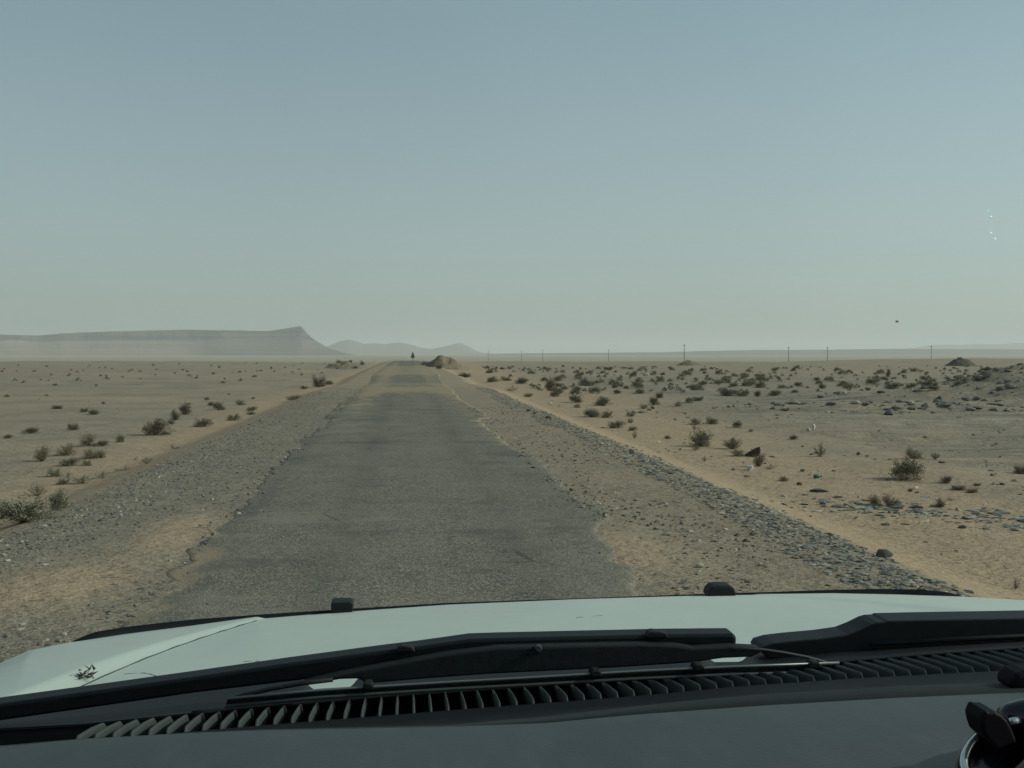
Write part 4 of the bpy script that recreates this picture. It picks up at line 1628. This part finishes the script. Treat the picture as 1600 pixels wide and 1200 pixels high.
wpart(slab_px("arm", [(-420, 1162), (-200, 1129), (0, 1100), (150, 1079.5), (300, 1058.5), (450, 1037), (600, 1017), (650, 1011), (700, 1004), (735, 999), (780, 997.5), (850, 996),
                      (1000, 992.5), (1040, 991.5), (1145, 990.5), (1149, 992), (1151, 997), (1151, 1009), (1060, 1010), (1000, 1011), (850, 1018), (760, 1026), (700, 1040), (560, 1052), (500, 1060),
                      (300, 1084), (0, 1127), (-200, 1158), (-420, 1194)], .885, .022, M_plast, wip, .003))
wpart(slab_px("bridge", [(470, 1068), (520, 1056), (600, 1040), (700, 1022), (780, 1012), (900, 1009), (1000, 1007), (1060, 1009), (1085, 1013), (1140, 1010), (1187, 1012), (1192, 1019), (1175, 1027),
                         (1130, 1029), (1080, 1036), (960, 1044), (840, 1050), (760, 1054), (640, 1063), (575, 1069), (560, 1061), (530, 1062), (490, 1070)], .872, .012, M_plast2, wip, .002))
wpart(tube("tip_link", [cp(a, b, .868) for a, b in ((1140, 1013), (1190, 1015), (1225, 1020), (1262, 1027), (1290, 1035), (1308, 1043))], .0013, M_slat, wip, 6))
wpart(tube("tip_link", [cp(a, b, .868) for a, b in ((357, 1095), (380, 1086), (420, 1077), (470, 1068), (520, 1062))], .0018, M_plast2, wip, 6))
RB = [(353, 1098), (500, 1085), (700, 1073), (850, 1066), (1000, 1057), (1150, 1050.5), (1313, 1046)]
bl = wpart(slab_px("rubber_blade", [(355, 1092), (500, 1079), (700, 1066.5), (850, 1058), (1000, 1049), (1150, 1042), (1310, 1036), (1314, 1049), (1150, 1054), (1000, 1060.5), (850, 1069),
                                    (700, 1077), (500, 1090), (352, 1104)], .858, .006, M_rub, wip, .001))
o = tube("blade_spine", [cp(a, b, .8565) for a, b in ((356, 1091.5), (500, 1078.5), (700, 1066), (850, 1057.5), (1000, 1048.5), (1150, 1041.5), (1311, 1035.5))], .0011, M_steel, bl, 6)
o = tube("blade_edge", [cp(a, b + 0, .855) for a, b in ((352, 1104), (500, 1090), (700, 1077), (850, 1069), (1000, 1060.5), (1150, 1054), (1315, 1049.5))], .0014, M_slat, bl, 6)
for a, b, w_ in ((1027, 990, 30), (633, 1012, 26)):
    wpart(slab_px("clip", [(a - w_ / 2, b + 7), (a - w_ / 2 + 2, b - 1), (a - w_ / 2 + 8, b - 3), (a + w_ / 2 - 8, b - 2), (a + w_ / 2, b), (a + w_ / 2 + 3, b + 7)],   .880, .012, M_plast2, wip, .001))
for a, b in ((575, 1071), (932, 1051), (1093, 1042), (1275, 1038)):
    wpart(slab_px("claw", [(a - 9, b + 7), (a - 9, b + 2), (a - 5, b - 3), (a + 5, b - 3), (a + 9, b + 2), (a + 9, b + 7)], .852, .012, M_rub, wip, .001))
wpart(slab_px("bolt", [(836, 1014), (839, 1009), (845, 1009), (848, 1014), (845, 1020), (839, 1020)], .868, .006, M_slat, wip, .001))

wip2 = empty("wiper", cp(1500, 1000, .93))
wip2.parent = car
wl2 = np.array(wip2.location)
o = slab_px("arm", [(1188, 1018), (1193, 1010), (1210, 1005), (1240, 1001.5), (1290, 997), (1325, 992), (1345, 984), (1362, 975.5), (1372, 972.5), (1384, 972), (1387, 970), (1450, 968.5), (1600, 966), (1800, 962), (2000, 960),
                    (2000, 992), (1800, 1001), (1600, 1009), (1450, 1018), (1310, 1030), (1240, 1033), (1200, 1028)], .925, .03, M_plast, wip2, .004)
o.location = -wl2
o = tube("hinge_pin", [cp(a, b, .922) for a, b in ((1360, 1006), (1600, 994), (1700, 991))], .0022, M_plast2, wip2, 8)
o.location = -wl2


# dry twig fragment on the fender ridge
def twig_bit():
    c = cp(133, 1058, 1.3)
    # find hood point under that pixel
    pj2 = to_px(S)
    d2 = (pj2[..., 0] - 134) ** 2 + (pj2[..., 1] - 1060) ** 2
    k = np.unravel_index(np.argmin(d2), d2.shape)
    base = S[k]
    Wb = np.array(MC)[:3, :3] @ base + np.array(MC)[:3, 3]
    r = np.random.default_rng(3)
    V, Fc = [], []
    for q in range(26):
        a = np.array((r.normal(0, .006), r.normal(0, .004), abs(r.normal(0, .003)) + .001))
        L = r.uniform(.003, .010)
        d = r.normal(0, 1, 3) * np.array((1.3, .5, .55))
        d[2] = abs(d[2])
        d /= np.linalg.norm(d)
        sd2 = np.cross(d, r.normal(0, 1, 3))
        sd2 /= np.linalg.norm(sd2)
        w_ = r.uniform(.0006, .0022)
        b0 = len(V)
        n_ = np.cross(d, sd2) * w_ * .5
        V += [a - sd2 * w_, a + n_, a + sd2 * w_, a - n_, a + d * L]
        Fc += [(b0, b0 + 1, b0 + 4), (b0 + 1, b0 + 2, b0 + 4), (b0 + 2, b0 + 3, b0 + 4), (b0 + 3, b0, b0 + 4), (b0 + 3, b0 + 2, b0 + 1, b0)]
    M = plain("dry_twig_bark", (.07, .06, .05), .8, .2, nscale=200, namt=.6)
    o = mesh_np("twig", V, Fc, M)
    o.location = Wb
    tag(o, "tiny crumpled dark twig stuck on the white fender ridge at left", "twig")


twig_bit()


# glossy gadget at the right end of the dashboard
def gadget():
    def wp(px, py, y):
        p = cp(px, py, y)
        return np.array(MC)[:3, :3] @ p + np.array(MC)[:3, 3]
    base = wp(1570, 1190, .42)
    root = empty("gadget", base)
    y0 = .43

    def ring_pts(cx, cy, rx_, ry_, rot, y, n, lean):
        res = []
        for i in range(n):
            a = 2 * math.pi * i / n
            u_, v_ = rx_ * math.cos(a), ry_ * math.sin(a)
            X_, Y_ = u_ * math.cos(rot) - v_ * math.sin(rot), u_ * math.sin(rot) + v_ * math.cos(rot)
            res.append(wp(cx + X_, cy - Y_, y - lean * Y_ / 60.) - base)
        return res
    n = 48
    # body: stacked rings narrowing away from the viewer
    rings = [ring_pts(1560, 1172, 60, 38, .62, y0 - .004, n, -.018), ring_pts(1562, 1172, 72, 47, .62, y0, n, -.018), ring_pts(1566, 1186, 84, 56, .62, y0 + .016, n, -.018),
             ring_pts(1575, 1215, 96, 66, .55, y0 + .03, n, -.018), ring_pts(1580, 1250, 90, 64, .5, y0 + .04, n, -.02)]
    V = np.array(rings).reshape(-1, 3)
    Fc = []
    for j in range(len(rings) - 1):
        for i in range(n):
            Fc.append((j * n + i, (j + 1) * n + i, (j + 1) * n + (i + 1) % n, j * n + (i + 1) % n))
    Fc.append(tuple(range((len(rings) - 1) * n, len(rings) * n)))
    mesh_np("housing", V, Fc, M_gloss, root, smooth=True)
    lens = [ring_pts(1561, 1173, 59, 37, .62, y0 - .0035, n, -.018), ring_pts(1563, 1176, 52, 31, .62, y0 + .008, n, -.018)]
    V = np.array(lens).reshape(-1, 3)
    Fc = [(i, n + i, n + (i + 1) % n, (i + 1) % n) for i in range(n)] + [tuple(range(n, 2 * n))]
    mesh_np("glass_face", V, Fc, M_gloss, root, smooth=False)
    rp = ring_pts(1560, 1172, 60.5, 38.5, .62, y0 - .005, 72, -.018)
    tube("rim", rp[14:46], [.0002 + .0014 * math.sin(math.pi * k / 31) ** .7 for k in range(32)], M_chrome, root, 8)
    # clamp block and bar behind it

    def blk(name, poly, y, th, mat, bev):
        A = [wp(a, b, y) - base for a, b in poly]
        B = [v + np.array((0, th, 0)) for v in A]
        m_ = len(poly)
        Fc = [tuple(range(m_)), tuple(range(m_, 2 * m_))[::-1]] + [(i, m_ + i, m_ + (i + 1) % m_, (i + 1) % m_) for i in range(m_)]
        o = mesh_np(name, np.array(A + B), Fc, mat, root)
        b = o.modifiers.new("b", 'BEVEL')
        b.width = bev
        b.segments = 3
        return o
    blk("clamp", [(1533, 1127), (1537, 1117), (1541, 1110), (1546, 1113), (1556, 1113), (1566, 1118), (1575, 1127), (1582, 1140), (1590, 1160), (1560, 1172), (1540, 1152), (1536, 1140)], y0 - .012, .014, M_gap, .0012)
    tube("bar", [wp(a, b, q) - base for a, b, q in ((1566, 1126, y0 + .012), (1580, 1122, y0 + .010), (1600, 1119, y0 + .008), (1640, 1112, y0 + .004))], [.005, .0062, .0068, .007], M_gloss, root, 20)
    tube("bar_band", [wp(a, b, q) - base for a, b, q in ((1578, 1128, y0 + .004), (1592, 1124, y0 + .004))], [.0016, .0016], M_chrome, root, 10)
    tag(root, "glossy black gadget with bright round rim lying on the dashboard at right", "gadget")


gadget()
bpy.data.materials.remove(M_mound)
